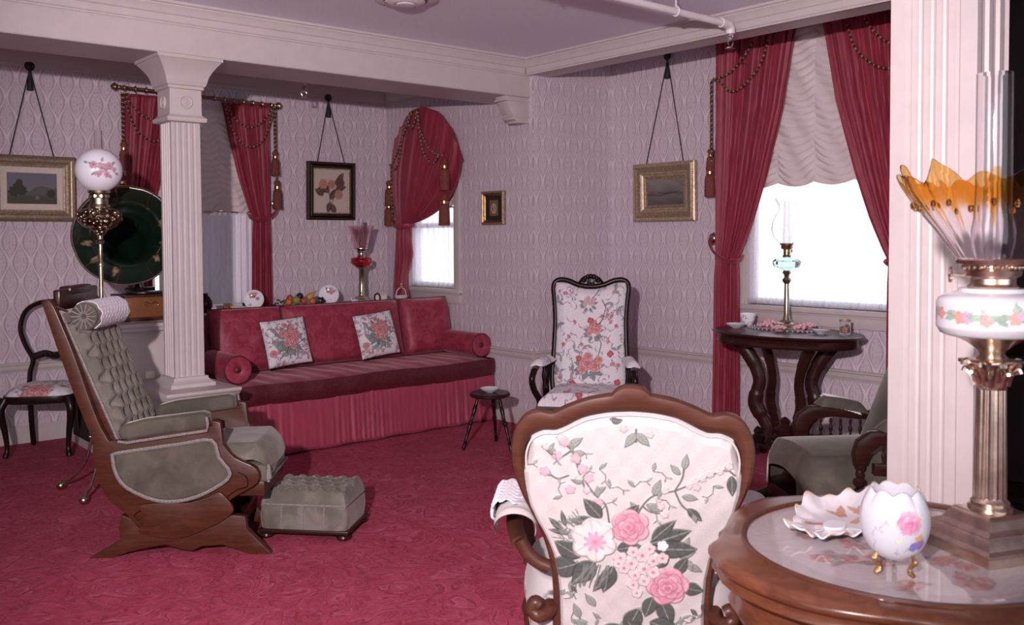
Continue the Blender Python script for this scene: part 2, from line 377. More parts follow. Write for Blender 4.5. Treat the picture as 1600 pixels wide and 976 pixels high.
# ------------------------------------------------------------------ print painter (colours at mesh points)
def grain(c, k=.07, seed=3):
    r = np.random.default_rng(seed).normal(0, k, len(c)); return np.clip(c*(1+r)[:, None], 0, 1)
class Paint:
    def __init__(s, u, v, base): s.u, s.v = np.asarray(u, float), np.asarray(v, float); s.c = np.tile(np.array(base, float), (len(s.u), 1)); s.h = np.zeros(len(s.u))
    def blend(s, idx, m, col, h=0):
        m = np.clip(m, 0, 1)[:, None]; s.c[idx] = s.c[idx]*(1-m)+np.array(col)*m
        if h: s.h[idx] = np.maximum(s.h[idx], m[:, 0]*h)
    def near(s, x, y, r): return np.where((np.abs(s.u-x) < r) & (np.abs(s.v-y) < r))[0]
    def disc(s, x, y, r, col, soft=.15, h=0):
        i = s.near(x, y, r*1.2); d = np.hypot(s.u[i]-x, s.v[i]-y)/r; s.blend(i, (1-d)/soft+.5, col, h)
    def petals(s, x, y, r, n, col, dark, rot=0, h=0, inner=None, deep=.25):
        i = s.near(x, y, r*1.25); dx, dy = s.u[i]-x, s.v[i]-y; d = np.hypot(dx, dy)/r; a = np.arctan2(dy, dx)+rot
        edge = 1-deep+deep*np.abs(np.cos(a*n/2))
        m = np.clip((edge-d)/.07+.5, 0, 1); s.blend(i, m, col, h)
        s.blend(i, np.clip((.07-np.abs(edge-d-.05))/.05, 0, 1)*.45*m, dark)
        s.blend(i, np.clip((.22-np.abs(np.sin(a*n/2+PI/2*0)))/.15, 0, 1)*m*np.clip((d-.15)*2, 0, .4), dark)
        if inner is not None: s.blend(i, np.clip((.36-d)/.25, 0, 1)*.9, inner)
    def rose(s, x, y, r, col, dark, light, h=0, rot=0):
        col, dark, light = np.array(col), np.array(dark), np.array(light)
        for q, (k, n, dp) in enumerate(((1.0, 6, .14), (.80, 5, .18), (.60, 5, .20), (.42, 4, .22), (.25, 3, .25))):
            R_ = r*k; ox, oy = x+.06*r*math.cos(rot+q*2.1), y+.06*r*math.sin(rot+q*2.1)
            i = s.near(ox, oy, R_*1.2)
            if len(i) == 0: continue
            dx, dy = s.u[i]-ox, s.v[i]-oy; d = np.hypot(dx, dy)/R_; a = np.arctan2(dy, dx)+rot+q*.9
            edge = 1-dp+dp*np.abs(np.cos(a*n/2)); m = np.clip((edge-d)/.08+.5, 0, 1)
            t = np.clip((d/edge-.45)/.5, 0, 1)*np.clip(.35+np.abs(np.cos(a*n/2)), 0, 1)
            c = (dark*.25+col*.75)[None, :]*(1-t[:, None])+(light if q % 2 == 0 else .5*(col+light))[None, :]*t[:, None]
            mm = m[:, None]; s.c[i] = s.c[i]*(1-mm)+c*mm
            s.blend(i, np.clip((.06-np.abs(edge-d+.02))/.05, 0, 1)*.55, dark)
            if h: s.h[i] = np.maximum(s.h[i], m*h*(.5+.12*q))
    def leaf(s, x, y, L, ang, col, dark, w=.42, h=0):
        i = s.near(x+.5*L*math.cos(ang), y+.5*L*math.sin(ang), L*.75); dx, dy = s.u[i]-x, s.v[i]-y
        t = (dx*math.cos(ang)+dy*math.sin(ang))/L; q = (-dx*math.sin(ang)+dy*math.cos(ang))/L
        wid = w*.5*np.sin(np.clip(t, 0, 1)**.8*PI)
        m = np.clip((wid-np.abs(q))/.05+.3, 0, 1)*((t > 0) & (t < 1)); s.blend(i, m, col, h)
        s.blend(i, np.clip((.035-np.abs(wid-np.abs(q)-.01))/.03, 0, 1)*.7*((t > 0) & (t < 1)), dark)
        lum = sum(col); vein = dark if lum > .35 else tuple(min(1, v*4+.05) for v in col); s.blend(i, m*np.clip(1-np.abs(q)/.022, 0, 1)*.8, vein); s.blend(i, m*np.clip((np.sin((t-np.abs(q)*.8)*30)-.3), 0, 1)*.45, dark)
    def line(s, pts, w, col, h=0):
        P = np.array(pts); 
        for a, b in zip(P[:-1], P[1:]):
            m_ = (a+b)/2; L = np.hypot(*(b-a)); i = s.near(m_[0], m_[1], L*.5+w*2)
            if len(i) == 0: continue
            d = b-a; t = np.clip(((s.u[i]-a[0])*d[0]+(s.v[i]-a[1])*d[1])/max(L*L, 1e-12), 0, 1)
            q = np.hypot(s.u[i]-a[0]-t*d[0], s.v[i]-a[1]-t*d[1]); s.blend(i, (w-q)/(w*.5)+.3, col, h)
    def spray(s, x, y, r, seed, rose, rose_d, leafc, leaf_d, n=3, light=(.8, .6, .6)):
        R = random.Random(seed)
        for k in range(6): a = R.uniform(0, 6.28); s.leaf(x+.35*r*math.cos(a), y+.35*r*math.sin(a), r*R.uniform(.5, .8), a, leafc, leaf_d)
        for k in range(n): a = R.uniform(0, 6.28); d = r*.35*(k > 0); s.rose(x+d*math.cos(a), y+d*math.sin(a), r*R.uniform(.28, .42), rose, rose_d, light, 0, a)
        for k in range(4):
            a = R.uniform(0, 6.28); q = [(x+t*r*math.cos(a+.4*t), y+t*r*math.sin(a+.4*t)) for t in (.3, .55, .8, 1)]
            s.line(q, r*.025, leaf_d); s.petals(q[-1][0], q[-1][1], r*.12, 5, rose, rose_d)
# ================================================================== THE SETTING
def m_pane():
    m = bpy.data.materials.new('window_glass'); m.use_nodes = True; nt = m.node_tree; nt.nodes.clear()
    o = nt.nodes.new('ShaderNodeOutputMaterial'); t = nt.nodes.new('ShaderNodeBsdfTransparent'); g = nt.nodes.new('ShaderNodeBsdfGlossy'); x = nt.nodes.new('ShaderNodeMixShader')
    g.inputs['Roughness'].default_value = .02; x.inputs[0].default_value = .06
    nt.links.new(t.outputs[0], x.inputs[1]); nt.links.new(g.outputs[0], x.inputs[2]); nt.links.new(x.outputs[0], o.inputs[0]); return m
MT['pane'] = m_pane()

def mould(prof, p0, p1, out, name, mat='trim', parent=None, mb=None):
    """extrude (d,z) profile from p0 to p1; out = unit outward dir"""
    b = mb or MB(); n = len(prof); vs = []
    for p in (p0, p1):
        for d, z in prof: vs.append((p[0]+out[0]*d, p[1]+out[1]*d, z))
    fs = [(i, (i+1) % n, n+(i+1) % n, n+i) for i in range(n)] + [tuple(range(n)), tuple(range(2*n-1, n-1, -1))]
    b.add(vs, fs)
    if mb: return b
    return b.build(name, mat, parent, ang=30)

ZC = 2.88
f = MB(); f.box(-3, 8, -3, 7.66, -.1, 0); struct(f.build('floor', 'carpet'), 'deep red sculpted wall-to-wall carpet with scrolling leaf relief')
c = MB(); c.box(-3, 4.80, -3, 5.46, ZC, ZC+.1); struct(c.build('ceiling', 'ceil'), 'mauve grey painted ceiling of the main room')
c = MB(); c.box(-3, 5.0, 5.895, 7.66, 2.93, 3.03); struct(c.build('ceiling', 'ceil'), 'ceiling of the alcove behind the column')
c = MB(); c.box(5.0, 5.87, -3, 5.56, 3.12, 3.22); struct(c.build('ceiling', 'ceil'), 'raised ceiling strip beside the big window')

def wall_hole(axis, pos, a0, a1, z1, hole, t=.14):
    """axis 'Y': wall in plane y=pos; thickness away from the room"""
    b = MB(); h0, h1, hz0, hz1 = hole if hole else (a0, a0, 0, 0)
    def bx(p, q, r, s_):
        if q-p < 1e-4 or s_-r < 1e-4: return
        if axis == 'Y': b.box(p, q, pos, pos+t, r, s_)
        else: b.box(pos, pos+t, p, q, r, s_)
    if hole:
        bx(a0, h0, 0, z1); bx(h1, a1, 0, z1); bx(h0, h1, 0, hz0); bx(h0, h1, hz1, z1)
    else: bx(a0, a1, 0, z1)
    return b
W1 = (2.60, 3.46, .92, 2.52); W2 = (6.42, 7.16, 1.05, 2.16); W3 = (2.88, 4.06, 1.0, 2.88)
YB, XA, YR, XR = 7.512, 4.84, 5.41, 5.72
struct(wall_hole('Y', YB, -3, XA+.02, 3.0, W1).build('wall_back', 'paper', smooth=False), 'back wall of the alcove in mauve damask wallpaper')
struct(wall_hole('X', XA, YR+.001, YB-.001, 3.0, W2).build('wall_alcove', 'paper', smooth=False), 'damask papered side wall of the alcove with the arched drape')
w = MB(); w.box(XA+.141, XR+.14, YR, YR+.14, 0, 3.2); w.box(XA, XA+.141, YR, YR+.0009, 0, 3.2)
struct(w.build('wall_return', 'paper', smooth=False), 'short damask papered return wall behind the rocking chair')
struct(wall_hole('X', XR, -3, YR-.001, 3.2, W3).build('wall_right', 'paper', smooth=False), 'damask papered wall with the large window')
w = wall_hole('X', -3.14, -3, 7.66, 3.2, (-1.4, 2.6, .8, 2.5)); struct(w.build('wall_left', 'paper', smooth=False))  # unseen opening added at the side to let in fill daylight
w = wall_hole('Y', -3.14, -3, 8, 3.2, (-1.2, 3.2, .8, 2.5)); struct(w.build('wall_front', 'paper', smooth=False))  # another unseen opening, added behind the camera for fill daylight

# beams with crown mouldings
YA, XBm = 5.445, 4.80
b = MB(); b.box(-3, XA-.001, YA, 5.895, 2.585, 3.0); b.box(-3, XA-.001, YA-.008, YA+.002, 2.588, 2.612)
struct(b.build('trim_1', 'trim', smooth=False), 'deep cream boxed ceiling beam resting on the fluted column')
b = MB(); b.box(XBm, 5.0, -3, YR-.002, 2.757, 3.12); b.box(XBm-.006, XBm+.002, -3, YR-.002, 2.76, 2.785)
struct(b.build('trim_2', 'trim', smooth=False), 'cream boxed ceiling beam in front of the big window')
CROWN = [(0, ZC-.128), (.008, ZC-.128), (.008, ZC-.118), (.014, ZC-.112), (.014, ZC-.075), (.022, ZC-.068), (.030, ZC-.040), (.042, ZC-.026), (.042, ZC-.018), (.052, ZC-.014), (.056, ZC-.004), (.056, ZC), (0, ZC)]
struct(mould(CROWN, (-3, YA), (XBm-.02, YA), (0, -1), 'trim_3'), 'stepped crown moulding along the column beam')
struct(mould(CROWN, (XBm, -3), (XBm, YA-.02), (-1, 0), 'trim_4'), 'stepped crown moulding along the window beam')
CR2 = [(0, 2.76), (.012, 2.76), (.014, 2.785), (.03, 2.80), (.05, 2.85), (.085, 2.88), (.085, 2.93), (0, 2.93)]
struct(mould(CR2, (-3, YB), (XA, YB), (0, -1), 'trim_5'), 'cornice at the top of the alcove back wall')
struct(mould(CR2, (XA, 5.9), (XA, YB), (-1, 0), 'trim_6'), 'cornice at the top of the alcove side wall')
CR3 = [(0, 2.95), (.012, 2.95), (.02, 2.98), (.06, 3.05), (.09, 3.08), (.09, 3.12), (0, 3.12)]
struct(mould(CR3, (XR, -3), (XR, YR), (-1, 0), 'trim_7'), 'cornice above the big window')
RAIL = [(0, .525), (.010, .525), (.012, .54), (.018, .548), (.018, .575), (.026, .582), (.026, .592), (.016, .598), (0, .598)]
struct(mould(RAIL, (-3, YB), (XA, YB), (0, -1), 'trim_8'), 'cream chair rail along the alcove back wall')
struct(mould(RAIL, (XA, YR-.02), (XA, YB), (-1, 0), 'trim_9'), 'cream chair rail along the alcove side wall')
struct(mould(RAIL, (XA-.02, YR), (XR, YR), (0, -1), 'trim_10'), 'cream chair rail behind the rocking chair')
struct(mould(RAIL, (XR, -3), (XR, YR), (-1, 0), 'trim_11'), 'cream chair rail below the big window')
BASE = [(0, 0), (.018, 0), (.018, .10), (.010, .115), (.006, .13), (0, .13)]
for nm, p0, p1, o_ in (('baseboard_back', (-3, YB), (XA, YB), (0, -1)), ('baseboard_alcove', (XA, YR-.02), (XA, YB), (-1, 0)), ('baseboard_return', (XA-.02, YR), (XR, YR), (0, -1)), ('baseboard_right', (XR, -3), (XR, YR), (-1, 0))):
    struct(mould(BASE, p0, p1, o_, nm))
# small scroll bracket under the beam at the wall corner
br = MB(); br.prism([(XA-.001, 2.585), (XA-.235, 2.585), (XA-.235, 2.555), (XA-.215, 2.545), (XA-.205, 2.50), (XA-.18, 2.46), (XA-.165, 2.435), (XA-.165, 2.41), (XA-.13, 2.40), (XA-.12, 2.385), (XA-.001, 2.385)], .13, 'XZ', YA+.075, .004)
br.box(XA-.24, XA-.001, YA, YA+.15, 2.548, 2.560); br.box(XA-.175, XA-.001, YA+.002, YA+.148, 2.428, 2.440)
struct(br.build('trim_12', 'trim', ang=25), 'small scrolled bracket under the end of the column beam')

def window(n, axis, pos, hole, label, casing=True, sill=True):
    h0, h1, z0, z1 = hole; root = bpy.data.objects.new('window_%d' % n, None); COL.objects.link(root); struct(root, label)
    def bx(b, a0, a1, d0, d1, zz0, zz1, bev=0):
        # d measured from wall face, + into the wall
        if axis == 'Y': b.box(a0, a1, pos+d0, pos+d1, zz0, zz1, bev)
        else: b.box(pos+d0, pos+d1, a0, a1, zz0, zz1, bev)
    b = MB()
    if casing:
        bx(b, h0-.075, h0+.004, -.022, .0, z0-.02, z1+.08, .004); bx(b, h1-.004, h1+.075, -.022, .0, z0-.02, z1+.08, .004); bx(b, h0-.075, h1+.075, -.024, .0, z1, z1+.085, .004)
    bx(b, h0-.002, h0+.02, -.005, .138, z0, z1); bx(b, h1-.02, h1+.002, -.005, .138, z0, z1); bx(b, h0, h1, -.005, .138, z1-.02, z1)
    b.build('window_frame', 'trim', root)
    b = MB(); bx(b, h0-.10, h1+.10, -.055, .138, z0-.035, z0, .006); bx(b, h0-.08, h1+.08, -.024, .0, z0-.125, z0-.035, .004); bx(b, h0-.08, h1+.08, -.034, .0, z0-.05, z0-.035, .003)
    b.build('window_sill', 'trim', root)
    zm = (z0+z1)/2
    for (p, q, d) in ((z0, zm+.02, .05), (zm-.02, z1-.02, .085)):
        s_ = MB(); bx(s_, h0+.02, h0+.06, d, d+.03, p, q); bx(s_, h1-.06, h1-.02, d, d+.03, p, q); bx(s_, h0+.02, h1-.02, d, d+.03, p, p+.045); bx(s_, h0+.02, h1-.02, d, d+.03, q-.04, q)
        so = s_.build('sash', 'trim', root)
        g = MB(); bx(g, h0+.05, h1-.05, d+.012, d+.016, p+.03, q-.03); g.build('pane', 'pane', so, smooth=False)
window(1, 'Y', YB, W1, 'sash window on the alcove back wall behind column and red drapes')
window(2, 'X', XA, W2, 'narrow sash window behind the arched red drape')
window(3, 'X', XR, W3, 'large bright sash window behind the oval table')

# ------------------------------------------------------------------ fluted column on knee wall
def fluted_shaft(w, d, z0, z1, nf=4, taper=1.0, dep=.009):
    """square shaft with reeded faces: polygon cross-section extruded"""
    def face(L):
        pts = []; m = .10*L; fw_ = (L-2*m)/nf
        for k in range(nf):
            a = m+k*fw_
            pts += [(a+.12*fw_, 0), (a+.22*fw_, dep), (a+.5*fw_, dep*1.25), (a+.78*fw_, dep), (a+.88*fw_, 0)]
        return [(0, 0)] + pts
    ring = []
    for (ax, L, o, u, n_) in (('s', w, (-w/2, -d/2), (1, 0), (0, 1)), ('e', d, (w/2, -d/2), (0, 1), (-1, 0)), ('n', w, (w/2, d/2), (-1, 0), (0, -1)), ('w', d, (-w/2, d/2), (0, -1), (1, 0))):
        for s_, dd in face(L): ring.append((o[0]+u[0]*s_+n_[0]*dd, o[1]+u[1]*s_+n_[1]*dd))
    b = MB(); n = len(ring); b.add([(x, y, z0) for x, y in ring]+[(x*taper, y*taper, z1) for x, y in ring], [(i, (i+1) % n, n+(i+1) % n, n+i) for i in range(n)]+[tuple(range(n-1, -1, -1)), tuple(range(n, 2*n))])
    return b
def sq_stack(levels, bev=0):
    """levels: (half_w, half_d, z) square rings lofted"""
    b = MB(); vs = []
    for hw, hd, z in levels: vs += [(-hw, -hd, z), (hw, -hd, z), (hw, hd, z), (-hw, hd, z)]
    fs = [(3, 2, 1, 0)]
    for j in range(len(levels)-1):
        for i in range(4): k = (i+1) % 4; fs.append((j*4+i, j*4+k, j*4+4+k, j*4+4+i))
    t = (len(levels)-1)*4; fs.append((t, t+1, t+2, t+3)); b.add(vs, fs); return b
col = thing('column', 'square fluted cream column with flared capital and bullseye rosettes on a knee wall', 'column', (2.150, 5.640, 0))
fluted_shaft(.180, .185, .655, 2.20, 4, .985).build('shaft', 'trim', col, ang=25)
sq_stack([(.137, .150, .602), (.137, .150, .622), (.124, .135, .630), (.112, .12, .640), (.106, .112, .650), (.106, .112, .660)]).build('base', 'trim', col, smooth=False)
sq_stack([(.094, .097, 2.20), (.118, .121, 2.205), (.121, .124, 2.215), (.121, .124, 2.228), (.106, .109, 2.240), (.100, .103, 2.248)]).build('necking', 'trim', col, smooth=False)
sq_stack([(.097, .100, 2.245), (.097, .100, 2.40)]).build('die', 'trim', col, smooth=False)
cv = [(.100, .103, 2.398), (.108, .111, 2.402), (.108, .111, 2.418), (.118, .12, 2.424), (.121, .123, 2.438)]
for k in range(9):
    t = k/8; a = .125+.066*(t**1.6); cv.append((a, a+.002, 2.445+.12*t))
cv += [(.197, .199, 2.566), (.197, .199, 2.5845)]
sq_stack(cv).build('capital', 'trim', col, ang=35)
rp = [(.040, 0), (.040, .007), (.036, .010), (.031, .007), (.029, .003), (.024, .003), (.021, .008), (.017, .009), (.014, .005), (.009, .006), (.006, .010), (1e-5, .011)]
for c_, ax in (((0, -.0995, 2.322), (0, -1, 0)), ((-.0965, 0, 2.322), (-1, 0, 0))):
    MB().lathe(rp, 24, c_, axis=ax).build('rosette', 'trim', col)
# knee wall: ledge, concave riser and taller block behind, profile in (Y,Z)
kw = thing('knee_wall', 'cream knee wall with moulded ledge and concave riser beneath the column', 'partition', (0, 0, 0))
prof = [(5.36, 0), (5.36, .575), (6.02, .575)]
for k in range(9): a = k/8*PI/2; prof.append((6.02+.20*math.sin(a)*.62, .575+.33*(1-math.cos(a))))
prof += [(6.144, .925), (7.40, .925), (7.40, 0)]
MB().prism(prof, .40, 'YZ', 2.145).build('body', 'trim', kw, ang=30)
lp = [(5.345, .555), (5.335, .565), (5.33, .572), (5.318, .578), (5.312, .588), (5.312, .602), (6.03, .602), (6.05, .575), (6.0, .555)]
MB().prism(lp, .455, 'YZ', 2.148, .003).build('ledge', 'trim', kw, ang=25)
b = MB(); b.box(1.915, 2.38, 6.09, 7.40, .925, .952, .005); b.box(1.925, 2.37, 6.105, 7.40, .90, .925, .004); b.build('top_board', 'trim', kw)
b = MB(); b.box(1.9435, 1.9455, 6.20, 7.3, .06, .84); b.build('niche_shade_sheet', 'dark_void', kw, smooth=False)  # flat dark sheet stands for the shade of an open niche
b = MB(); b.box(2.02, 2.075, 5.945, 5.952, .61, .66, .003); b.xf(Matrix.Translation((.0, .0, .004))); b.build('outlet_plate', 'ivory', kw)

# ------------------------------------------------------------------ right pillar
rp_ = thing('pillar', 'wide fluted cream pillar standing behind the glass-topped table', 'column', (3.156+.125, 1.336+.1485, 0))
def pillar_shaft():
    # X- face carries wide reeds, Y- face narrow steps
    L, Dp = .297, .25; ring = []
    ex = [(0, 0), (.055, 0), (.060, .006), (.072, .006), (.076, 0), (.092, .0), (.097, .008), (.105, .011), (.113, .008), (.118, 0), (.134, 0), (.139, .008), (.147, .011), (.155, .008), (.160, 0), (.176, 0), (.181, .008), (.189, .011), (.197, .008), (.202, 0), (.221, 0), (.225, .006), (.237, .006), (.242, 0)]
    hx, hy = -Dp/2, L/2
    for s_, d_ in ex: ring.append((hx+d_, hy-s_))
    for s_, d_ in ((0, 0), (.030, 0), (.035, .012), (.085, .012), (.09, .0), (.118, 0), (.122, .012), (.17, .012), (.175, 0), (.20, 0), (.205, .01), (.24, .01)): ring.append((hx+s_, -hy+d_))
    ring += [(-hx, -hy), (-hx, hy)]
    b = MB(); n = len(ring); b.add([(x, y, 0) for x, y in ring]+[(x, y, ZC) for x, y in ring], [(i, (i+1) % n, n+(i+1) % n, n+i) for i in range(n)]+[tuple(range(n-1, -1, -1)), tuple(range(n, 2*n))]); return b
pillar_shaft().build('shaft', 'trim', rp_, smooth=False)
sq_stack([(.15, .17, 0), (.15, .17, .16), (.14, .16, .18)]).build('plinth', 'trim', rp_, smooth=False)
sq_stack([(.14, .16, ZC-.14), (.19, .21, ZC-.03), (.19, .21, ZC-.001)]).build('capital', 'trim', rp_, smooth=False)
# ================================================================== WINDOW DRESSINGS
GOLDC, DARKC, RUSTC = (.30, .18, .085), (.028, .010, .009), (.10, .022, .018)
def cord(name, pts, parent, r=.0078, n=60):
    """twisted two-colour cord along pts"""
    P = np.array(bez(pts, 10)); L = np.r_[0, np.cumsum(np.linalg.norm(np.diff(P, axis=0), axis=1))]
    m = max(8, int(L[-1]/(r*1.45))); S = np.linspace(0, L[-1], m); Q = np.c_[[np.interp(S, L, P[:, i]) for i in range(3)]].T
    b = MB()
    for k, q in enumerate(Q):
        b.sphere(q, r*(1.12 if k % 2 else .92), 7, 5, col=GOLDC if k % 3 == 0 else DARKC if k % 3 == 1 else RUSTC)
    return b.build(name, 'cordmix', parent)
def tassel(parent, top, L=.17, r=.035):
    t = MB().lathe([(.3*r, 0), (.62*r, -.05*L), (.75*r, -.12*L), (.55*r, -.2*L), (.5*r, -.24*L)], 14, top).build('tassel', 'tassel', parent)
    MB().lathe([(.5*r, -.20*L), (.66*r, -.22*L), (.66*r, -.30*L), (.5*r, -.32*L)], 14, top).build('gold_band', 'gold', t)
    MB().lathe([(.45*r, -.31*L), (.80*r, -.36*L), (.92*r, -.5*L), (.98*r, -.98*L), (.9*r, -L)], 20, top, wob=lambda a, j, z: 1+.04*math.cos(a*10)).build('fringe', 'tassel', t)
    return t
def cloth(parent, name, mapf, nu, nv, mat, thick=.004):
    b = MB(); b.grid(mapf, nu, nv); o = b.build(name, mat, parent)
    md = o.modifiers.new('thickness', 'SOLIDIFY'); md.thickness = thick; md.offset = 0; return o
def interp(tab):
    zs = np.array([t[0] for t in tab]); vs = np.array([t[1] for t in tab]); i = np.argsort(zs); return lambda z: np.interp(z, zs[i], vs[i])
def drape_map(axis, pos, out, zt, zb, Lt, Rt, npl, amp, seed=0, off=.07):
    """axis 'X': wall plane x=pos, sheet coordinate along Y. out=-1 into the room"""
    Lf, Rf, Af = interp(Lt), interp(Rt), interp(amp); ph = np.random.default_rng(seed).uniform(0, 6.28, 4)
    def fn(U, V):
        z = zt+(zb-zt)*V; a = Lf(z)+(Rf(z)-Lf(z))*U
        uu = U+.03*np.sin(2*PI*U*3+ph[0])+.015*np.sin(V*5+ph[1])
        d = off+Af(z)*(np.sin(2*PI*npl*uu+ph[2])+.45*np.sin(2*PI*npl*1.9*uu+ph[3]+1.5*V))
        x = pos+out*d
        return np.c_[x, a, z] if axis == 'X' else np.c_[a, x, z]
    return fn
def shade_map(axis, pos, out, a0, a1, zt, zb, ncol, pitch, off=.02):
    def fn(U, V):
        z = zt+(zb-zt)*V; t = (U*ncol) % 1.0; sag = 4*t*(1-t)
        ph = (zt-z)/pitch - sag*.55 + .25*np.sin(U*17+z*9)
        d = off+.016*np.abs(np.sin(PI*ph))**.8*(.35+.65*sag**.5)+.006*np.sin(U*41+z*23)
        zz = z-.03*sag*V
        x = pos+out*d; a = a0+(a1-a0)*U
        return np.c_[x, a, zz] if axis == 'X' else np.c_[a, x, zz]
    return fn
def sheer_map(axis, pos, out, a0, a1, zt, zb, n, amp=.012, off=.015):
    def fn(U, V):
        z = zt+(zb-zt)*V; d = off+amp*np.sin(2*PI*n*U+.8*np.sin(U*9))+.004*np.sin(2*PI*n*2.3*U+V*2); x = pos+out*d; a = a0+(a1-a0)*U
        return np.c_[x, a, z] if axis == 'X' else np.c_[a, x, z]
    return fn

# --- big window (wall_right): shade, sheer, two drapes
o = cloth(None, 'ruched_shade', shade_map('X', XR, -1, 4.06, 2.90, 2.95, 1.87, 4, .052), 160, 200, 'shade', .003)
tag(o, 'pale ruched balloon shade in the large bright window', 'window shade')
o = cloth(None, 'lace_curtain', sheer_map('X', XR, 1, 4.05, 2.89, 1.93, 1.005, 22, .008, .022), 300, 30, 'sheer', .001)
tag(o, 'translucent white lace curtain glowing across the large bright window', 'curtain')
sr = thing('curtain_rod', 'slim hidden rod above the drapes of the large window', 'curtain rod', (XR, 3.49, 2.99))
MB().tube([(-.075, -.86, 0), (-.075, .86, 0)], .012, 10).build('pole', 'old_brass', sr)
for s_ in (-1, 1):
    MB().sphere((-.075, s_*.875, 0), .022, 12, 8).build('finial', 'old_brass', sr); MB().tube([(-.075, s_*.8, 0), (0, s_*.8, 0)], .008, 8).build('bracket', 'old_brass', sr)
def big_drape(sgn, label):
    """sgn=+1: far (left in view) panel"""
    c0 = 3.49; Y = lambda v: c0+sgn*v
    t = thing('drape', label, 'curtain', (0, 0, 0), 0, 'red drapes of the large window')
    Lt = [(2.985, Y(.76)), (1.9, Y(.775)), (1.40, Y(.775)), (1.30, Y(.775)), (1.2, Y(.785)), (.06, Y(.80))]
    Rt = [(2.985, Y(.09)), (2.4, Y(.20)), (1.9, Y(.345)), (1.6, Y(.45)), (1.42, Y(.53)), (1.33, Y(.575)), (1.2, Y(.57)), (.06, Y(.565))]
    am = [(2.985, .015), (2.0, .012), (1.4, .008), (1.3, .006), (1.15, .009), (.06, .011)]
    cloth(t, 'cloth', drape_map('X', XR, -1, 2.985, .065, Lt, Rt, 9, am, 3 if sgn > 0 else 5, .085), 170, 80, 'curtain')
    pts = [(XR-.05, Y(.815), 1.475), (XR-.11, Y(.81), 1.44), (XR-.14, Y(.745), 1.375), (XR-.135, Y(.65), 1.32), (XR-.12, Y(.58), 1.315), (XR-.06, Y(.565), 1.33), (XR-.03, Y(.58), 1.34)]
    MB().tube(bez(pts, 6), .028, 10, flat=(.35, 1)).build('tieback', 'curtain', t)
    k = MB().lathe([(.010, 0), (.012, .05), (.030, .055), (.040, .062), (.043, .070), (.036, .080), (.030, .078), (.024, .088), (.014, .092), (1e-5, .094)], 20, (XR, Y(.805), 1.481), axis=(-1, 0, 0), wob=lambda a, j, z: 1+(.08*math.cos(a*8) if j > 2 else 0)).build('holdback_rosette', 'brass', t)
    e = XR-.125
    cord('cord', [(e, Y(.30), 2.86), (e-.005, Y(.36), 2.70), (e-.005, Y(.50), 2.57), (e, Y(.62), 2.545), (e, Y(.70), 2.62), (e, Y(.765), 2.66)], t)
    cord('cord', [(e, Y(.42), 2.88), (e-.004, Y(.50), 2.77), (e-.002, Y(.62), 2.68), (e, Y(.72), 2.655), (e+.01, Y(.785), 2.65)], t)
    cord('cord', [(e+.01, Y(.79), 2.65), (e+.01, Y(.79), 2.3), (e+.01, Y(.79), 2.02)], t)
    cord('cord', [(e+.02, Y(.805), 2.64), (e+.02, Y(.805), 2.3), (e+.02, Y(.807), 2.10)], t)
    tassel(t, (e+.01, Y(.805), 2.03), .24, .042); tassel(t, (e+.03, Y(.81), 2.15), .2, .038)
    return t
big_drape(1, 'red drape tied back at the side of the large window nearest the rocking chair')
big_drape(-1, 'red drape of the large window partly hidden by the fluted pillar')

# --- alcove back window: brass rod with rings, two drapes, shade, cafe lace
rod = thing('curtain_rod', 'dark brass curtain rod with ball finials and rings on the alcove back wall', 'curtain rod', (3.005, YB-.10, 2.655))
MB().tube([(-.64, 0, .014), (.64, 0, -.014)], .014, 12).build('pole', 'old_brass', rod)
for s_ in (-1, 1):
    MB().lathe([(.010, 0), (.016, .012), (.012, .02), (.026, .032), (.032, .045), (.026, .058), (.012, .07), (1e-5, .076)], 16, (s_*.635, 0, -.014*s_), axis=(s_, 0, 0)).build('finial', 'old_brass', rod)
    MB().tube([(s_*.56, 0, -.012*s_), (s_*.56, .10, -.012*s_)], .008, 8).build('bracket', 'old_brass', rod)
for k in range(14):
    x = -.61+.50*(k/6) if k < 7 else .11+.50*((k-7)/6)
    ring = [(x, .022*math.cos(a), .022*math.sin(a)-.002-.022*x) for a in np.linspace(0, 2*PI, 14, endpoint=False)]
    MB().tube(ring, .0042, 6, closed=True).build('ring', 'brass', rod)
o = cloth(None, 'ruched_shade', shade_map('Y', YB, -1, 2.64, 3.46, 2.56, 1.735, 3, .052, .03), 110, 160, 'shade', .003)
tag(o, 'pale ruched balloon shade beside the column in the alcove window', 'window shade')
o = cloth(None, 'lace_curtain', sheer_map('Y', YB, -1, 2.66, 3.45, 1.715, .95, 14, .010, .030), 160, 24, 'sheer_dim', .001)
tag(o, 'dense lace cafe curtain made to read dim beside the column', 'curtain')
cr = thing('cafe_rod', 'thin brass cafe rod between column and red drape', 'curtain rod', (3.05, YB-.035, 1.722))
MB().tube([(-.42, 0, 0), (.42, 0, 0)], .006, 8).build('pole', 'old_brass', cr)
for k in range(9):
    x = -.32+.085*k; MB().tube([(x, .012*math.cos(a), .012*math.sin(a)-.006) for a in np.linspace(0, 2*PI, 10, endpoint=False)], .0025, 5, closed=True).build('ring', 'brass', cr)
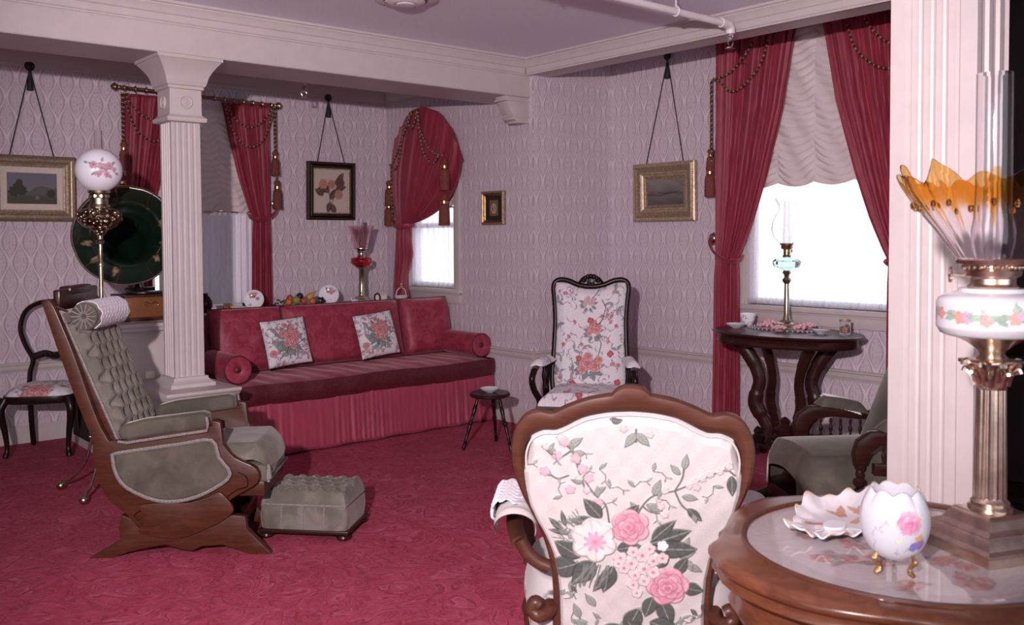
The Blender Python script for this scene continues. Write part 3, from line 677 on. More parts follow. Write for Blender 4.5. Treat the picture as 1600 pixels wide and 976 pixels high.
def back_drape(sgn, label):
    c0 = 3.005; Xf = lambda v: c0+sgn*v
    t = thing('drape', label, 'curtain', (0, 0, 0), 0, 'red drapes of the alcove back window')
    Rt = [(2.63, Xf(.60)), (2.2, Xf(.605)), (1.74, Xf(.60)), (1.66, Xf(.60)), (.62, Xf(.60))]
    Lt = [(2.63, Xf(.175)), (2.3, Xf(.245)), (2.0, Xf(.32)), (1.75, Xf(.40)), (1.66, Xf(.44)), (1.5, Xf(.43)), (.62, Xf(.40))]
    am = [(2.63, .014), (2.0, .011), (1.66, .007), (1.4, .010), (.62, .012)]
    cloth(t, 'cloth', drape_map('Y', YB, -1, 2.63, .62, Lt, Rt, 7, am, 8 if sgn > 0 else 9, .085), 110, 60, 'curtain')
    pts = [(Xf(.66), YB-.02, 1.78), (Xf(.66), YB-.09, 1.76), (Xf(.60), YB-.135, 1.70), (Xf(.50), YB-.135, 1.66), (Xf(.43), YB-.11, 1.67), (Xf(.43), YB-.03, 1.69)]
    MB().tube(bez(pts, 6), .028, 10, flat=(.35, 1)).build('tieback', 'curtain', t)
    MB().lathe([(.008, 0), (.010, .05), (.03, .056), (.034, .066), (.02, .078), (1e-5, .08)], 16, (Xf(.65), YB, 1.80), axis=(0, -1, 0)).build('holdback_rosette', 'brass', t)
    e = YB-.128
    cord('cord', [(Xf(.19), e, 2.62), (Xf(.26), e, 2.51), (Xf(.36), e, 2.44), (Xf(.46), e, 2.45), (Xf(.56), e, 2.53), (Xf(.61), e, 2.615)], t)
    cord('cord', [(Xf(.19), e, 2.60), (Xf(.24), e, 2.42), (Xf(.34), e, 2.29), (Xf(.44), e-.003, 2.275), (Xf(.54), e, 2.36), (Xf(.615), e, 2.58)], t)
    cord('cord', [(Xf(.625), e, 2.62), (Xf(.625), e, 2.4), (Xf(.628), e, 2.24)], t); cord('cord', [(Xf(.638), e, 2.62), (Xf(.637), e, 2.3), (Xf(.64), e, 1.99)], t)
    tassel(t, (Xf(.63), e, 2.25), .215, .036); tassel(t, (Xf(.645), e, 2.0), .25, .04)
    return t
back_drape(-1, 'red drape of the alcove window left of the column, behind the gramophone horn')
back_drape(1, 'red drape of the alcove window right of the column, with two brown tassels')

# --- arched drape on the alcove side wall, swept to one side
t = thing('arched_drape', 'red arched drape swept to one side on the narrow alcove window', 'curtain', (0, 0, 0))
def arch_top(U):
    a = np.interp(U, [0, .14, .3, .42, .56, .72, .86, 1], [7.26, 7.22, 7.10, 6.97, 6.80, 6.56, 6.36, 6.22])
    z = np.interp(U, [0, .14, .3, .42, .56, .72, .86, 1], [2.30, 2.42, 2.55, 2.64, 2.665, 2.59, 2.42, 2.16])
    return a, z
def arch_map(U, V):
    ya, za = arch_top(U); yb = 7.22-.20*U; zb = 1.615-.03*np.sin(PI*U)
    cy_ = ya+np.where(U < .45, .10, -.02)+.10*(U-.5); cz = (za+zb)/2-.28*np.clip(U-.35, 0, 1)
    s_ = V; y = (1-s_)**2*ya+2*s_*(1-s_)*cy_+s_**2*yb; z = (1-s_)**2*za+2*s_*(1-s_)*cz+s_**2*zb
    bul = .075+.05*np.sin(PI*np.clip(s_, 0, 1))*np.sin(PI*np.clip(U*1.05, 0, 1))
    d = bul+(.012-.004*s_)*(np.sin(2*PI*9*U+1+.6*s_)+.5*np.sin(2*PI*17*U+2*s_))
    return np.c_[XA-d, y, z]
cloth(t, 'cloth', arch_map, 150, 60, 'curtain')
cloth(t, 'arched_heading', lambda U, V: np.c_[XA-.012-.06*(1-V)**.5+.0*U, *[v for v in (lambda y, z: ((1-V)*y+V*(6.80+(y-6.80)*.9), (1-V)*z+V*(z-.02)))(*arch_top(U))]], 80, 6, 'curtain')
def tail_map(U, V):
    z = 1.60+(.70-1.60)*V; y = (7.20+.09*V)-(.19+.05*V+.03*np.sin(V*9)*U)*U
    d = .075+.016*np.sin(2*PI*4*U+V)+.012*np.sin(2*PI*7*U)+.015*U*np.sin(V*14); return np.c_[XA-d, y, z]
cloth(t, 'tail', tail_map, 60, 40, 'curtain')
MB().tube(bez([(XA-.02, 7.26, 1.66), (XA-.10, 7.25, 1.63), (XA-.14, 7.16, 1.605), (XA-.13, 7.06, 1.60), (XA-.06, 7.0, 1.61), (XA-.02, 7.02, 1.62)], 6), .024, 10, flat=(.35, 1)).build('tieback', 'curtain', t)
e = XA-.155
for pts in ([(e+.02, 6.86, 2.63), (e, 6.93, 2.50), (e, 7.05, 2.33), (e+.02, 7.17, 2.21), (e+.03, 7.24, 2.16)], [(e+.02, 6.90, 2.62), (e, 7.0, 2.40), (e, 7.06, 2.20), (e, 7.14, 2.12), (e+.02, 7.24, 2.17)],
            [(e+.02, 6.80, 2.64), (e, 6.74, 2.47), (e, 6.62, 2.30), (e, 6.50, 2.22), (e+.02, 6.43, 2.20)], [(e+.02, 6.78, 2.60), (e, 6.72, 2.38), (e, 6.66, 2.22), (e, 6.54, 2.14), (e, 6.46, 2.19)],
            [(e+.02, 6.92, 2.60), (e, 6.90, 2.51), (e, 6.85, 2.47), (e, 6.80, 2.53), (e+.02, 6.80, 2.63)], [(e+.03, 7.24, 2.16), (e+.035, 7.24, 1.9), (e+.03, 7.22, 1.70)]):
    cord('cord', pts, t, .0085)
for y_, z_ in ((7.30, 2.03), (7.31, 1.85)): tassel(t, (e+.05, y_, z_), .24, .045)
for y_, z_ in ((6.405, 2.17), (6.415, 1.87)): tassel(t, (e+.03, y_, z_), .27, .048)
o = cloth(None, 'lace_curtain', sheer_map('X', XA, 1, 7.15, 6.43, 1.76, 1.055, 9, .010, .022), 140, 24, 'sheer', .001)
tag(o, 'white lace cafe curtain glowing in the narrow alcove window', 'curtain')
o = cloth(None, 'ruched_shade', shade_map('X', XA, 1, 7.15, 6.43, 2.14, 1.80, 3, .052, .02), 90, 60, 'shade', .003)
tag(o, 'pale ruched shade mostly hidden behind the arched drape', 'window shade')
cr = thing('cafe_rod', 'thin brass cafe rod in the narrow alcove window', 'curtain rod', (XA+.012, 6.79, 1.765))
MB().tube([(0, -.36, 0), (0, .36, 0)], .006, 8).build('pole', 'old_brass', cr)
for k in range(9): y_ = -.34+.085*k; MB().tube([(.012*math.cos(a), y_, .012*math.sin(a)-.006) for a in np.linspace(0, 2*PI, 10, endpoint=False)], .0025, 5, closed=True).build('ring', 'brass', cr)
# ================================================================== SOFA AND THE SHELF BEHIND IT
def pillow_fn(w, h, t, p=3.0, pinch=.06):
    """front/back closed cushion in XZ, thickness along Y; U around 0..1 front then back"""
    def side(sgn):
        def fn(U, V):
            u = 2*U-1; v = 2*V-1
            k = ((1-np.abs(u)**p)*(1-np.abs(v)**p)).clip(0)**.5
            x = .5*w*u*(1-pinch*(1-np.abs(v)**2)*np.abs(u)**4*0-pinch*.5*(1-v*v)); z = .5*h*v*(1-pinch*.5*(1-u*u))
            return np.c_[x, sgn*.5*t*k, z]
        return fn
    return side
def pillow(name, parent, w, h, t, mat, n=30, paint=None, p=3.0, pinch=.06, wrinkle=0, seed=0):
    sd = pillow_fn(w, h, t, p, pinch); b = MB()
    for sgn in (-1, 1):
        def fn(U, V, sgn=sgn):
            P = sd(sgn)(U, V)
            if wrinkle: P[:, 1] += sgn*wrinkle*np.sin(P[:, 0]*31+seed)*np.sin(P[:, 2]*27+seed*2)*(1-np.abs(2*U-1)**4)*(1-np.abs(2*V-1)**4)
            return P
        b.grid(fn, n, n, col=(lambda U, V, sgn=sgn: paint((U-.5)*w*(-sgn if sgn > 0 else 1), (V-.5)*h)) if paint else None)
    return b.build(name, mat, parent, ang=75, weld=True)
def rim(name, parent, w, h, r, mat, pinch=.06):
    pts = []
    for s_, (a, b_) in enumerate((((-1, -1), (1, -1)), ((1, -1), (1, 1)), ((1, 1), (-1, 1)), ((-1, 1), (-1, -1)))):
        for t in np.linspace(0, 1, 10, endpoint=False):
            u = a[0]+(b_[0]-a[0])*t; v = a[1]+(b_[1]-a[1])*t
            pts.append((.5*w*u*(1-pinch*.5*(1-v*v)), 0, .5*h*v*(1-pinch*.5*(1-u*u))))
    return MB().tube(pts, r, 6, closed=True).build(name, mat, parent)
def setx(o, loc, rx=0, ry=0, rz=0):
    o.location = loc; o.rotation_euler = (rx, ry, rz); return o

so = thing('sofa', 'long red daybed sofa with gathered skirt and dark velvet band', 'sofa', (3.70, 6.27, 0))
b = MB(); b.box(-1.06, 1.07, -.36, .40, .03, .40); b.build('base', 'piping', so)
b = MB(); b.grid(lambda U, V: np.c_[-1.09+2.18*U, -.405+.80*V, .512-.018*((2*V-1)**6)-.012*((2*U-1)**10)+.004*np.sin(U*37)*np.sin(V*9)+.003*np.sin(U*90+V*5)], 140, 24)
b.box(-1.085, 1.085, -.40, .395, .39, .488); b.build('seat_cushion', 'damask_seat', so)
def band_fn(U, V):
    s_ = U*(2.18+.6); x = np.minimum(-1.092+s_, 1.092); y = np.where(s_ > 2.184, -.408+(s_-2.184), -.408)
    out = .010+.016*np.sin(PI*V)+.004*np.sin(s_*23); cx = np.where(s_ > 2.184, 1, 0)
    return np.c_[x+out*cx, y-out*(1-cx), .502-.138*V+.005*np.sin(s_*6+1)]
MB().grid(band_fn, 160, 10).build('velvet_band', 'velvet_red', so)
def skirt_fn(U, V):
    s_ = U*(2.19+.6); x = np.minimum(-1.09+s_, 1.09); side = s_ > 2.18; y = np.where(side, -.40+(s_-2.18), -.40)
    g = .5*np.sin(s_*88+1.5*np.sin(s_*9))+.45*np.sin(s_*151+2*np.sin(s_*5.3))+.3*np.sin(s_*37+2*np.sin(s_*3))
    flare = .012+.030*V**.8; out = flare+(.002+.0055*V)*g*(.65+.5*np.sin(s_*7.3+1))
    out = np.where(side, .6*out, out)
    return np.c_[x+np.where(side, out, 0), y-np.where(side, 0, out), .375-.362*V+.004*np.sin(s_*17)*V]
cloth(so, 'skirt', skirt_fn, 800, 14, 'skirt', .003)
b = MB(); b.prism([(.30, .40), (.405, .93), (.47, .93), (.47, .40)], 2.13, 'YZ', .005, .01); b.build('back_frame', 'damask', so)
MB().tube([(2.184*k/60-1.092, -.428-.003*math.sin(k), .048+.003*math.sin(k*1.7)) for k in range(61)], .004, 5).build('hem_braid', 'piping', so)
# back cushions lean on the frame
G_ = 'red damask back cushions of the sofa'
for x0, x1, lab in ((2.665, 3.225, 'red damask back cushion nearest the column'), (3.235, 4.295, 'widest red damask back cushion in the middle of the sofa'), (4.305, 4.795, 'red damask back cushion nearest the narrow window')):
    w_ = x1-x0; t = thing('back_cushion', lab, 'cushion', ((x0+x1)/2, 6.455, .515), 0, G_)
    o = pillow('cover', t, w_, .475, .17, 'damask', 26, p=6, pinch=.02, wrinkle=.006, seed=x0); setx(o, (0, .02, .235), math.radians(-13))
    o = rim('piping', t, w_, .475, .007, 'piping', .02); setx(o, (0, .02, .235), math.radians(-13))
# bolsters
def bolster(x, lab):
    t = thing('bolster', lab, 'cushion', (x, 5.93, .613), 0, 'red bolsters at the sofa ends'); r = .097; L = .46
    b = MB(); b.lathe([(r*.96, 0), (r, .02), (r*1.01, L*.5), (r, L-.02), (r*.96, L)], 40, (0, 0, 0), False, axis=(0, 1, 0), wob=lambda a, j, z: 1+.008*math.sin(a*5+z*30)); b.build('body', 'damask', t)
    for y_, s_ in ((0, -1), (L, 1)):
        b = MB(); b.lathe([(r*.96, 0), (r*.9, .008), (r*.6, .012), (r*.3, .004), (r*.18, -.006), (1e-5, -.008)], 64, (0, y_, 0), False, axis=(0, s_, 0), wob=lambda a, j, z: 1+(.05*math.cos(a*16) if 1 < j < 4 else 0)); b.build('end_cap', 'damask', t)
        MB().tube([(r*.965*math.cos(a), y_, r*.965*math.sin(a)) for a in np.linspace(0, 2*PI, 40, endpoint=False)], .006, 6, closed=True).build('piping', 'piping', t)
        MB().lathe([(.024, 0), (.022, .008), (.012, .013), (1e-5, .014)], 16, (0, y_-s_*.004, 0), axis=(0, s_, 0)).build('button', 'velvet_red', t)
bolster(2.625, 'red round bolster at the sofa end beside the column'); bolster(4.725, 'red round bolster at the sofa end beside the small stool')
# floral pillows
RED, REDD, PINK = (.36, .045, .05), (.16, .012, .018), (.72, .36, .38)
GRN, GRND, STEM = (.19, .22, .20), (.05, .065, .06), (.12, .11, .12)
def pillow_paint(seed):
    def f(u, v):
        P = Paint(u, v, (.66, .62, .65)); R = random.Random(seed)
        for k in range(70):
            x, y, a = R.uniform(-.18, .18), R.uniform(-.18, .18), R.uniform(0, 6.28); q = [(x+.020*t*math.cos(a+.5*t), y+.020*t*math.sin(a+.5*t)) for t in range(4)]
            P.line(q, .0022, (.24, .20, .24)); P.leaf(q[-1][0], q[-1][1], .026, a+.9, (.30, .28, .31), (.10, .09, .10)); P.leaf(q[1][0], q[1][1], .022, a+2.2, (.36, .33, .36), (.12, .10, .12))
            if k % 4 == 0: P.rose(x, y, .013, (.42, .12, .14), REDD, PINK)
        for a in (.3, .8, 1.4, 2.0, 2.6, 3.3, 3.8, 4.3, 4.9, 5.5): P.leaf(.03*math.cos(a), .03*math.sin(a), .10, a, GRN, GRND, .4)
        P.line([(-.02, -.02), (.07, -.03), (.13, .0), (.16, -.02)], .003, (.05, .05, .06)); P.line([(0, 0), (-.04, -.09), (-.10, -.13)], .003, (.05, .05, .06))
        for x, y in ((-.07, -.06), (-.03, -.10), (-.10, -.03), (.02, -.08), (.06, -.07), (-.09, .07), (.09, .05)): P.leaf(x, y, .06, 3.6+x*14, (.24, .28, .26), GRND, .5)
        for x, y, r in ((.0, .03, .042), (.045, .0, .034), (-.045, .06, .030), (.035, .080, .030), (-.14, -.08, .028), (-.03, -.02, .026), (.02, -.05, .024), (.07, .05, .024), (-.01, .12, .022)): P.rose(x, y, r, RED, REDD, PINK)
        return grain(P.c)
    return f
for (x, z, yy, ry, sd_, lab) in ((3.172, .728, 6.31, math.radians(-4), 3, 'floral print throw pillow with red roses nearest the column'), (3.955, .728, 6.31, math.radians(-5), 4, 'floral print throw pillow with red roses farther from the column')):
    t = thing('throw_pillow', lab, 'pillow', (x, yy, z), 0, 'rose print pillows on the sofa')
    o = pillow('cover', t, .355, .355, .13, 'print', 110, pillow_paint(sd_), 3.0, .06); setx(o, (0, 0, 0), math.radians(-17), ry)
    o = rim('piping', t, .355, .355, .0045, 'piping', .06); setx(o, (0, 0, 0), math.radians(-17), ry)
# shelf behind the sofa
sh = thing('wall_shelf', 'narrow cream shelf behind the sofa back holding china', 'shelf', (3.58, 7.16, 0))
b = MB(); b.box(-1.10, 1.22, -.27, .30, .895, .92, .005); b.build('board', 'trim', sh)
for x in (-1.05, 0, 1.17): b = MB(); b.box(x-.02, x+.02, -.2, .3, 0, .895); b.build('support', 'trim', sh)
ZS = .921
def plate(x, y, r, lab, seed):
    t = thing('plate', lab, 'plate', (x, y, ZS), math.radians(-32), 'display plates behind the sofa')
    pr = [(1e-5, .004), (r*.55, .004), (r*.62, .006), (r*.95, .018), (r, .020), (r*.98, .022), (r*.93, .0195), (r*.6, .010), (r*.5, .008)]+[(r*k/12, .008) for k in range(5, -1, -1)]
    pr[-1] = (1e-5, .008)
    def pf():
        b = MB(); b.lathe(pr, 56, cap=False); V_ = np.array(b.v); P = Paint(V_[:, 0], V_[:, 1], (.78, .76, .82))
        R = random.Random(seed)
        P.disc(0, 0, 0.001, (.8, .8, .8))
        for k in range(5): a = R.uniform(.2, 2.9); P.leaf(.1*r, .25*r, .5*r, a, (.05, .07, .06), (.02, .03, .03), .5)
        for k in range(5): P.rose(R.uniform(-.4, .4)*r, (.35+R.uniform(-.25, .3))*r, r*.2, (.45, .10, .12), (.15, .01, .02), (.7, .35, .35))
        for k in range(8): P.leaf(R.uniform(-.6, .6)*r, R.uniform(-.75, -.4)*r, .16*r, R.uniform(0, 6), (.2, .12, .15), (.05, .04, .04))
        b.c = [tuple(c) for c in P.c]; return b
    # stand plate up: disc axis from +Z to -Y leaning back
    M_ = Matrix.Translation((0, .02, r*.98)) @ Matrix.Rotation(math.radians(75), 4, 'X')
    b = pf(); b.xf(M_); b.build('dish', 'china', t)
    e_ = MB(); 
    for s_ in (-1, 1): e_.tube([(s_*.03, -.03, .018), (s_*.03, -.03, .004), (s_*.03, .07, .004), (s_*.02, .06, r)], .003, 6)
    e_.build('easel', 'black_metal', t)
plate(3.27, 7.06, .080, 'white china plate with dark roses standing by the red drape', 5); plate(3.965, 7.08, .086, 'white china plate with pink roses standing beside the wax fruit', 6)
# fruit on a leafy dish
d = thing('fruit_dish', 'low white leaf dish under the wax fruit behind the sofa', 'dish', (3.68, 7.06, ZS)); MB().lathe([(.05, 0), (.06, .004), (.16, .022), (.165, .026), (.15, .022), (.05, .008), (1e-5, .007)], 40, sy=.42, wob=lambda a, j, z: 1+.05*math.cos(a*12)).build('bowl', 'porc', d)
FR = plain('orange_fruit', (.52, .13, .04), .4), plain('green_fruit', (.25, .22, .05), .4), plain('red_fruit', (.40, .06, .04), .4), plain('yellow_pear', (.48, .26, .07), .4), plain('black_grape', (.012, .010, .014), .25)
for nm, x, y, z, r, m_, lab, cat in (('wax_orange', 3.565, 7.04, .05, .030, 0, 'small orange wax fruit at the window end of the fruit dish', 'fruit'), ('wax_apple', 3.63, 7.03, .062, .036, 1, 'yellow-green wax apple in the fruit dish', 'fruit'), ('wax_peach', 3.70, 7.03, .052, .031, 2, 'red wax peach beside the green apple', 'fruit'), ('wax_plum', 3.685, 7.07, .092, .030, 4, 'black wax plum on top of the fruit', 'fruit'), ('wax_orange', 3.60, 7.08, .075, .032, 2, 'reddish orange wax fruit behind the green apple', 'fruit'), ('wax_orange', 3.775, 7.02, .048, .028, 0, 'orange wax fruit under the pear', 'fruit')):
    t = thing(nm, lab, cat, (x, y, ZS+z), 0, 'wax fruit behind the sofa'); MB().sphere((0, 0, 0), r, 16, 10, sc=(1, 1, .94)).build('flesh', FR[m_], t); MB().tube([(0, 0, r*.85), (.003, 0, r*1.15)], .003, 6).build('stem', 'black', t)
t = thing('wax_pear', 'yellow wax pear leaning at the right of the fruit dish', 'fruit', (3.77, 7.05, ZS+.085), 0, 'wax fruit behind the sofa'); o = MB().lathe([(1e-5, -.035), (.022, -.028), (.032, -.008), (.028, .015), (.016, .035), (.010, .05), (1e-5, .055)], 16).build('flesh', FR[3], t); o.rotation_euler = (0, .9, 0); o = MB().tube([(0, 0, .05), (.004, 0, .075)], .003, 6).build('stem', 'black', t); o.rotation_euler = (0, .9, 0)
t = thing('leaf_sprig', 'dark leaf sprig at the end of the fruit dish nearest the drape', 'foliage', (3.50, 7.05, ZS)); 
for k in range(7):
    a = k*.9; b = MB(); b.grid(lambda U, V: np.c_[(.02+.05*U)*math.cos(a)+(V-.5)*.03*np.sin(PI*U)*math.sin(a), (.02+.05*U)*math.sin(a)*.5-(V-.5)*.03*np.sin(PI*U)*math.cos(a), .03+.012*(k % 4)+.02*np.sin(PI*U)], 6, 4); o = b.build('leaf', plain('dark_leaf', (.02, .035, .02), .4), t); md = o.modifiers.new('t', 'SOLIDIFY'); md.thickness = .002
    o.data.materials[0] = bpy.data.materials['dark_leaf']
t = thing('berry_cluster', 'cluster of black berries between the pear and the second plate', 'fruit', (3.86, 7.07, ZS)); R_ = random.Random(4)
for k in range(22): MB().sphere((R_.uniform(-.05, .05), R_.uniform(-.03, .03), .015+R_.uniform(0, .055)), .012, 8, 6).build('berry', FR[4], t)
# cranberry oil lamp
t = thing('oil_lamp', 'tall brass oil lamp with pink cranberry shade behind the sofa', 'lamp', (4.305, 7.10, ZS))
sq_stack([(.080, .080, 0), (.080, .080, .018), (.066, .066, .024), (.062, .062, .036), (.045, .045, .045), (.040, .040, .06)]).build('base', 'brass', t)
MB().lathe([(.038, .055), (.034, .065), (.028, .072), (.028, .078), (.025, .085), (.022, .30), (.026, .305), (.030, .315), (.036, .322), (.036, .330), (.020, .335)], 24, wob=lambda a, j, z: 1+(.03*math.cos(a*12) if 3 < j < 6 else 0)).build('column', 'brass', t)
MB().lathe([(.02, .315), (.05, .322), (.085, .345), (.092, .36), (.092, .392), (.085, .402), (.04, .41), (.035, .415)], 12).build('font', 'ruby', t)
MB().lathe([(.034, .412), (.036, .425), (.028, .43), (.028, .445), (.04, .45), (.042, .462), (.030, .468), (.05, .476), (.066, .482), (.066, .488), (.03, .488)], 24).build('burner', 'brass', t)
MB().lathe([(.064, .484), (.066, .50), (.085, .58), (.108, .67), (.116, .684), (.113, .684), (.105, .67), (.082, .58), (.063, .50), (.061, .484)], 40, cap=False, wob=lambda a, j, z: 1+.02*math.cos(a*8)).build('shade', 'pink_glass', t)
MB().lathe([(.026, .486), (.034, .52), (.030, .56), (.022, .62), (.020, .745), (.0185, .745), (.020, .62), (.028, .56), (.032, .52), (.024, .486)], 24, cap=False).build('chimney', 'clear', t)
b = MB(); b.box(.083, .088, -.03, .0, .335, .39, .001); b.build('paper_tag', 'paper_white', t)
# small things along the shelf
t = thing('glass_cup', 'small amber glass cup beside the column on the shelf', 'cup', (3.02, 7.0, ZS)); MB().lathe([(.022, 0), (.024, .006), (.014, .012), (.03, .03), (.034, .07), (.032, .07), (.028, .032), (1e-5, .02)], 24).build('bowl', glass('amber_cup_glass', (.85, .62, .35), .05), t); MB().tube([(.033, 0, .058), (.052, 0, .05), (.046, 0, .03), (.03, 0, .03)], .003, 6).build('handle', 'gold', t)
t = thing('glass_salt', 'tiny clear glass salt dish next to the amber cup', 'dish', (2.955, 6.99, ZS)); MB().lathe([(.02, 0), (.022, .02), (.030, .05), (.028, .05), (.018, .022), (1e-5, .02)], 12).build('bowl', 'clear', t); MB().lathe([(.029, .049), (.031, .051), (.029, .053)], 12, cap=False).build('rim', 'gold', t)
t = thing('brown_vase', 'dark brown round vase half hidden behind the column', 'vase', (2.86, 7.05, ZS)); MB().lathe([(.03, 0), (.04, .01), (.058, .05), (.055, .09), (.035, .125), (.02, .14), (.026, .15), (.02, .148), (.015, .13)], 24).build('body', 'dark_wood', t); MB().lathe([(.026, .149), (.028, .151), (.026, .153)], 20, cap=False).build('rim', 'gold', t)
t = thing('saucer', 'pale thin saucer lying beside the first plate', 'saucer', (3.15, 7.02, ZS)); MB().lathe([(.03, 0), (.032, .004), (.07, .026), (.072, .028), (.068, .026), (.03, .008), (1e-5, .008)], 28).build('dish', 'porc', t)
t = thing('trinket_box', 'small dark oval trinket box between plate and fruit', 'box', (3.42, 7.03, ZS)); MB().lathe([(.03, 0), (.034, .004), (.034, .02)], 20, sy=.7).build('body', 'black_wood', t); MB().lathe([(.036, .02), (.036, .026), (.025, .036), (1e-5, .04)], 20, sy=.7).build('lid', 'dark_wood', t)
t = thing('china_figurine', 'tiny white china bird left of the red oil lamp', 'figurine', (4.19, 7.03, ZS)); MB().sphere((0, 0, .025), .024, 12, 8, sc=(1.5, .9, 1)).build('body', 'porc', t); MB().sphere((-.035, 0, .05), .014, 10, 6).build('head', 'porc', t)
for x, lab, m_ in ((4.435, 'small dark oval miniature frame right of the red oil lamp', 'black_wood'), (4.50, 'small pale miniature frame beside the dark one', 'porc')):
    t = thing('miniature_frame', lab, 'frame', (x, 7.05, ZS), -.5); MB().tube([(.024*math.cos(a), .02*math.sin(a)*.4, .045+.036*math.sin(a)) for a in np.linspace(0, 2*PI, 24, endpoint=False)], .007, 8, closed=True).build('frame', m_, t)
    MB().lathe([(.022, 0), (.022, .004)], 20, (0, 0, .045), axis=(0, 1, -.35)).build('picture', 'ivory', t); MB().tube([(0, .01, .03), (0, .045, .002)], .003, 6).build('strut', 'black', t)
t = thing('china_basket', 'white china basket with gold ball handle below the narrow window', 'basket', (4.655, 7.0, ZS)); MB().lathe([(.03, 0), (.035, .006), (.055, .035), (.062, .055), (.058, .055), (.05, .035), (1e-5, .02)], 32, wob=lambda a, j, z: 1+(.06*math.cos(a*10) if j in (3, 4) else 0)).build('bowl', 'porc', t)
MB().tube(bez([(-.055, 0, .052), (-.045, 0, .10), (-.012, 0, .125), (0, 0, .13), (.012, 0, .125), (.045, 0, .10), (.055, 0, .052)], 6), .004, 8).build('handle', 'porc', t)
for z in (.138, .158): MB().sphere((0, 0, z), .013, 12, 8).build('ball', 'gold', t)
# ================================================================== TUFTED PLATFORM ROCKER
def tuft(U, V, w, h, nx, ny, amp, r):
    """button-tufted relief for a w x h panel: rows of buttons, every other row staggered"""
    x, y = U*w, V*h; d2 = np.full(len(U), 9.0)
    crease = np.zeros(len(U))
    bx = []
    for j in range(ny):
        k = nx if j % 2 == 0 else nx-1
        for i in range(k):
            px = w*(i+.5)/nx if j % 2 == 0 else w*(i+1)/nx; py = h*(j+.7)/(ny+.4); bx.append((px, py)); d2 = np.minimum(d2, (x-px)**2+(y-py)**2)
    dx, dy = w/nx, h/(ny+.4)
    a = (x/dx-.5)/1.0; b = (y/dy-.7)/1.0
    c1 = np.abs(((a+b/2) % 1)-.5)*2; c2 = np.abs(((a-b/2) % 1)-.5)*2       # diagonal pleats
    pl = np.maximum(np.clip((c1-.80)/.2, 0, 1), np.clip((c2-.80)/.2, 0, 1))
    h_ = amp*(1-np.exp(-d2/(r*r)))-amp*.22*pl
    ed = np.minimum(np.minimum(U, 1-U)*w, np.minimum(V, 1-V)*h)
    return h_*np.clip(ed/.03, 0, 1)+.0*x, bx
def shell(P_top, P_bot):  # join a closed prism-ish slab from two grids already in MB
    pass
ROCKSIDE = [(-.617, 1.211), (-.576, 1.216), (-.528, 1.109), (-.47, .954), (-.392, .712), (-.337, .584), (-.271, .557), (.153, .618), (.15, .644), (.193, .634), (.204, .531), (.256, .466), (.356, .413), (.362, .344), (.267, .286), (.182, .223), (.125, .145), (.03, .108), (-.058, .103), (-.183, .131), (-.251, .211), (-.319, .267), (-.372, .357), (-.397, .485), (-.401, .563), (-.461, .727), (-.551, .997)]
ROCKFAB = [(-.30, .498), (-.285, .412), (-.234, .339), (-.097, .276), (.043, .279), (.17, .331), (.241, .394), (.190, .474), (.158, .556), (.02, .542), (-.231, .510)]
ROCKBASE = [(-.428, .0), (-.281, .083), (-.287, .147), (-.272, .204), (-.196, .174), (-.058, .128), (.125, .145), (.238, .193), (.301, .184), (.307, .126), (.376, .052), (.421, .006), (.40, .0), (.319, .003), (.193, .05), (.095, .045), (.052, .024), (-.003, .033), (-.073, .056), (-.157, .044), (-.24, .027), (-.324, .0)]
ROCKPAD = [(-.281, .604), (-.249, .632), (-.159, .654), (.106, .683), (.136, .672), (.141, .611), (-.23, .56), (-.268, .565)]
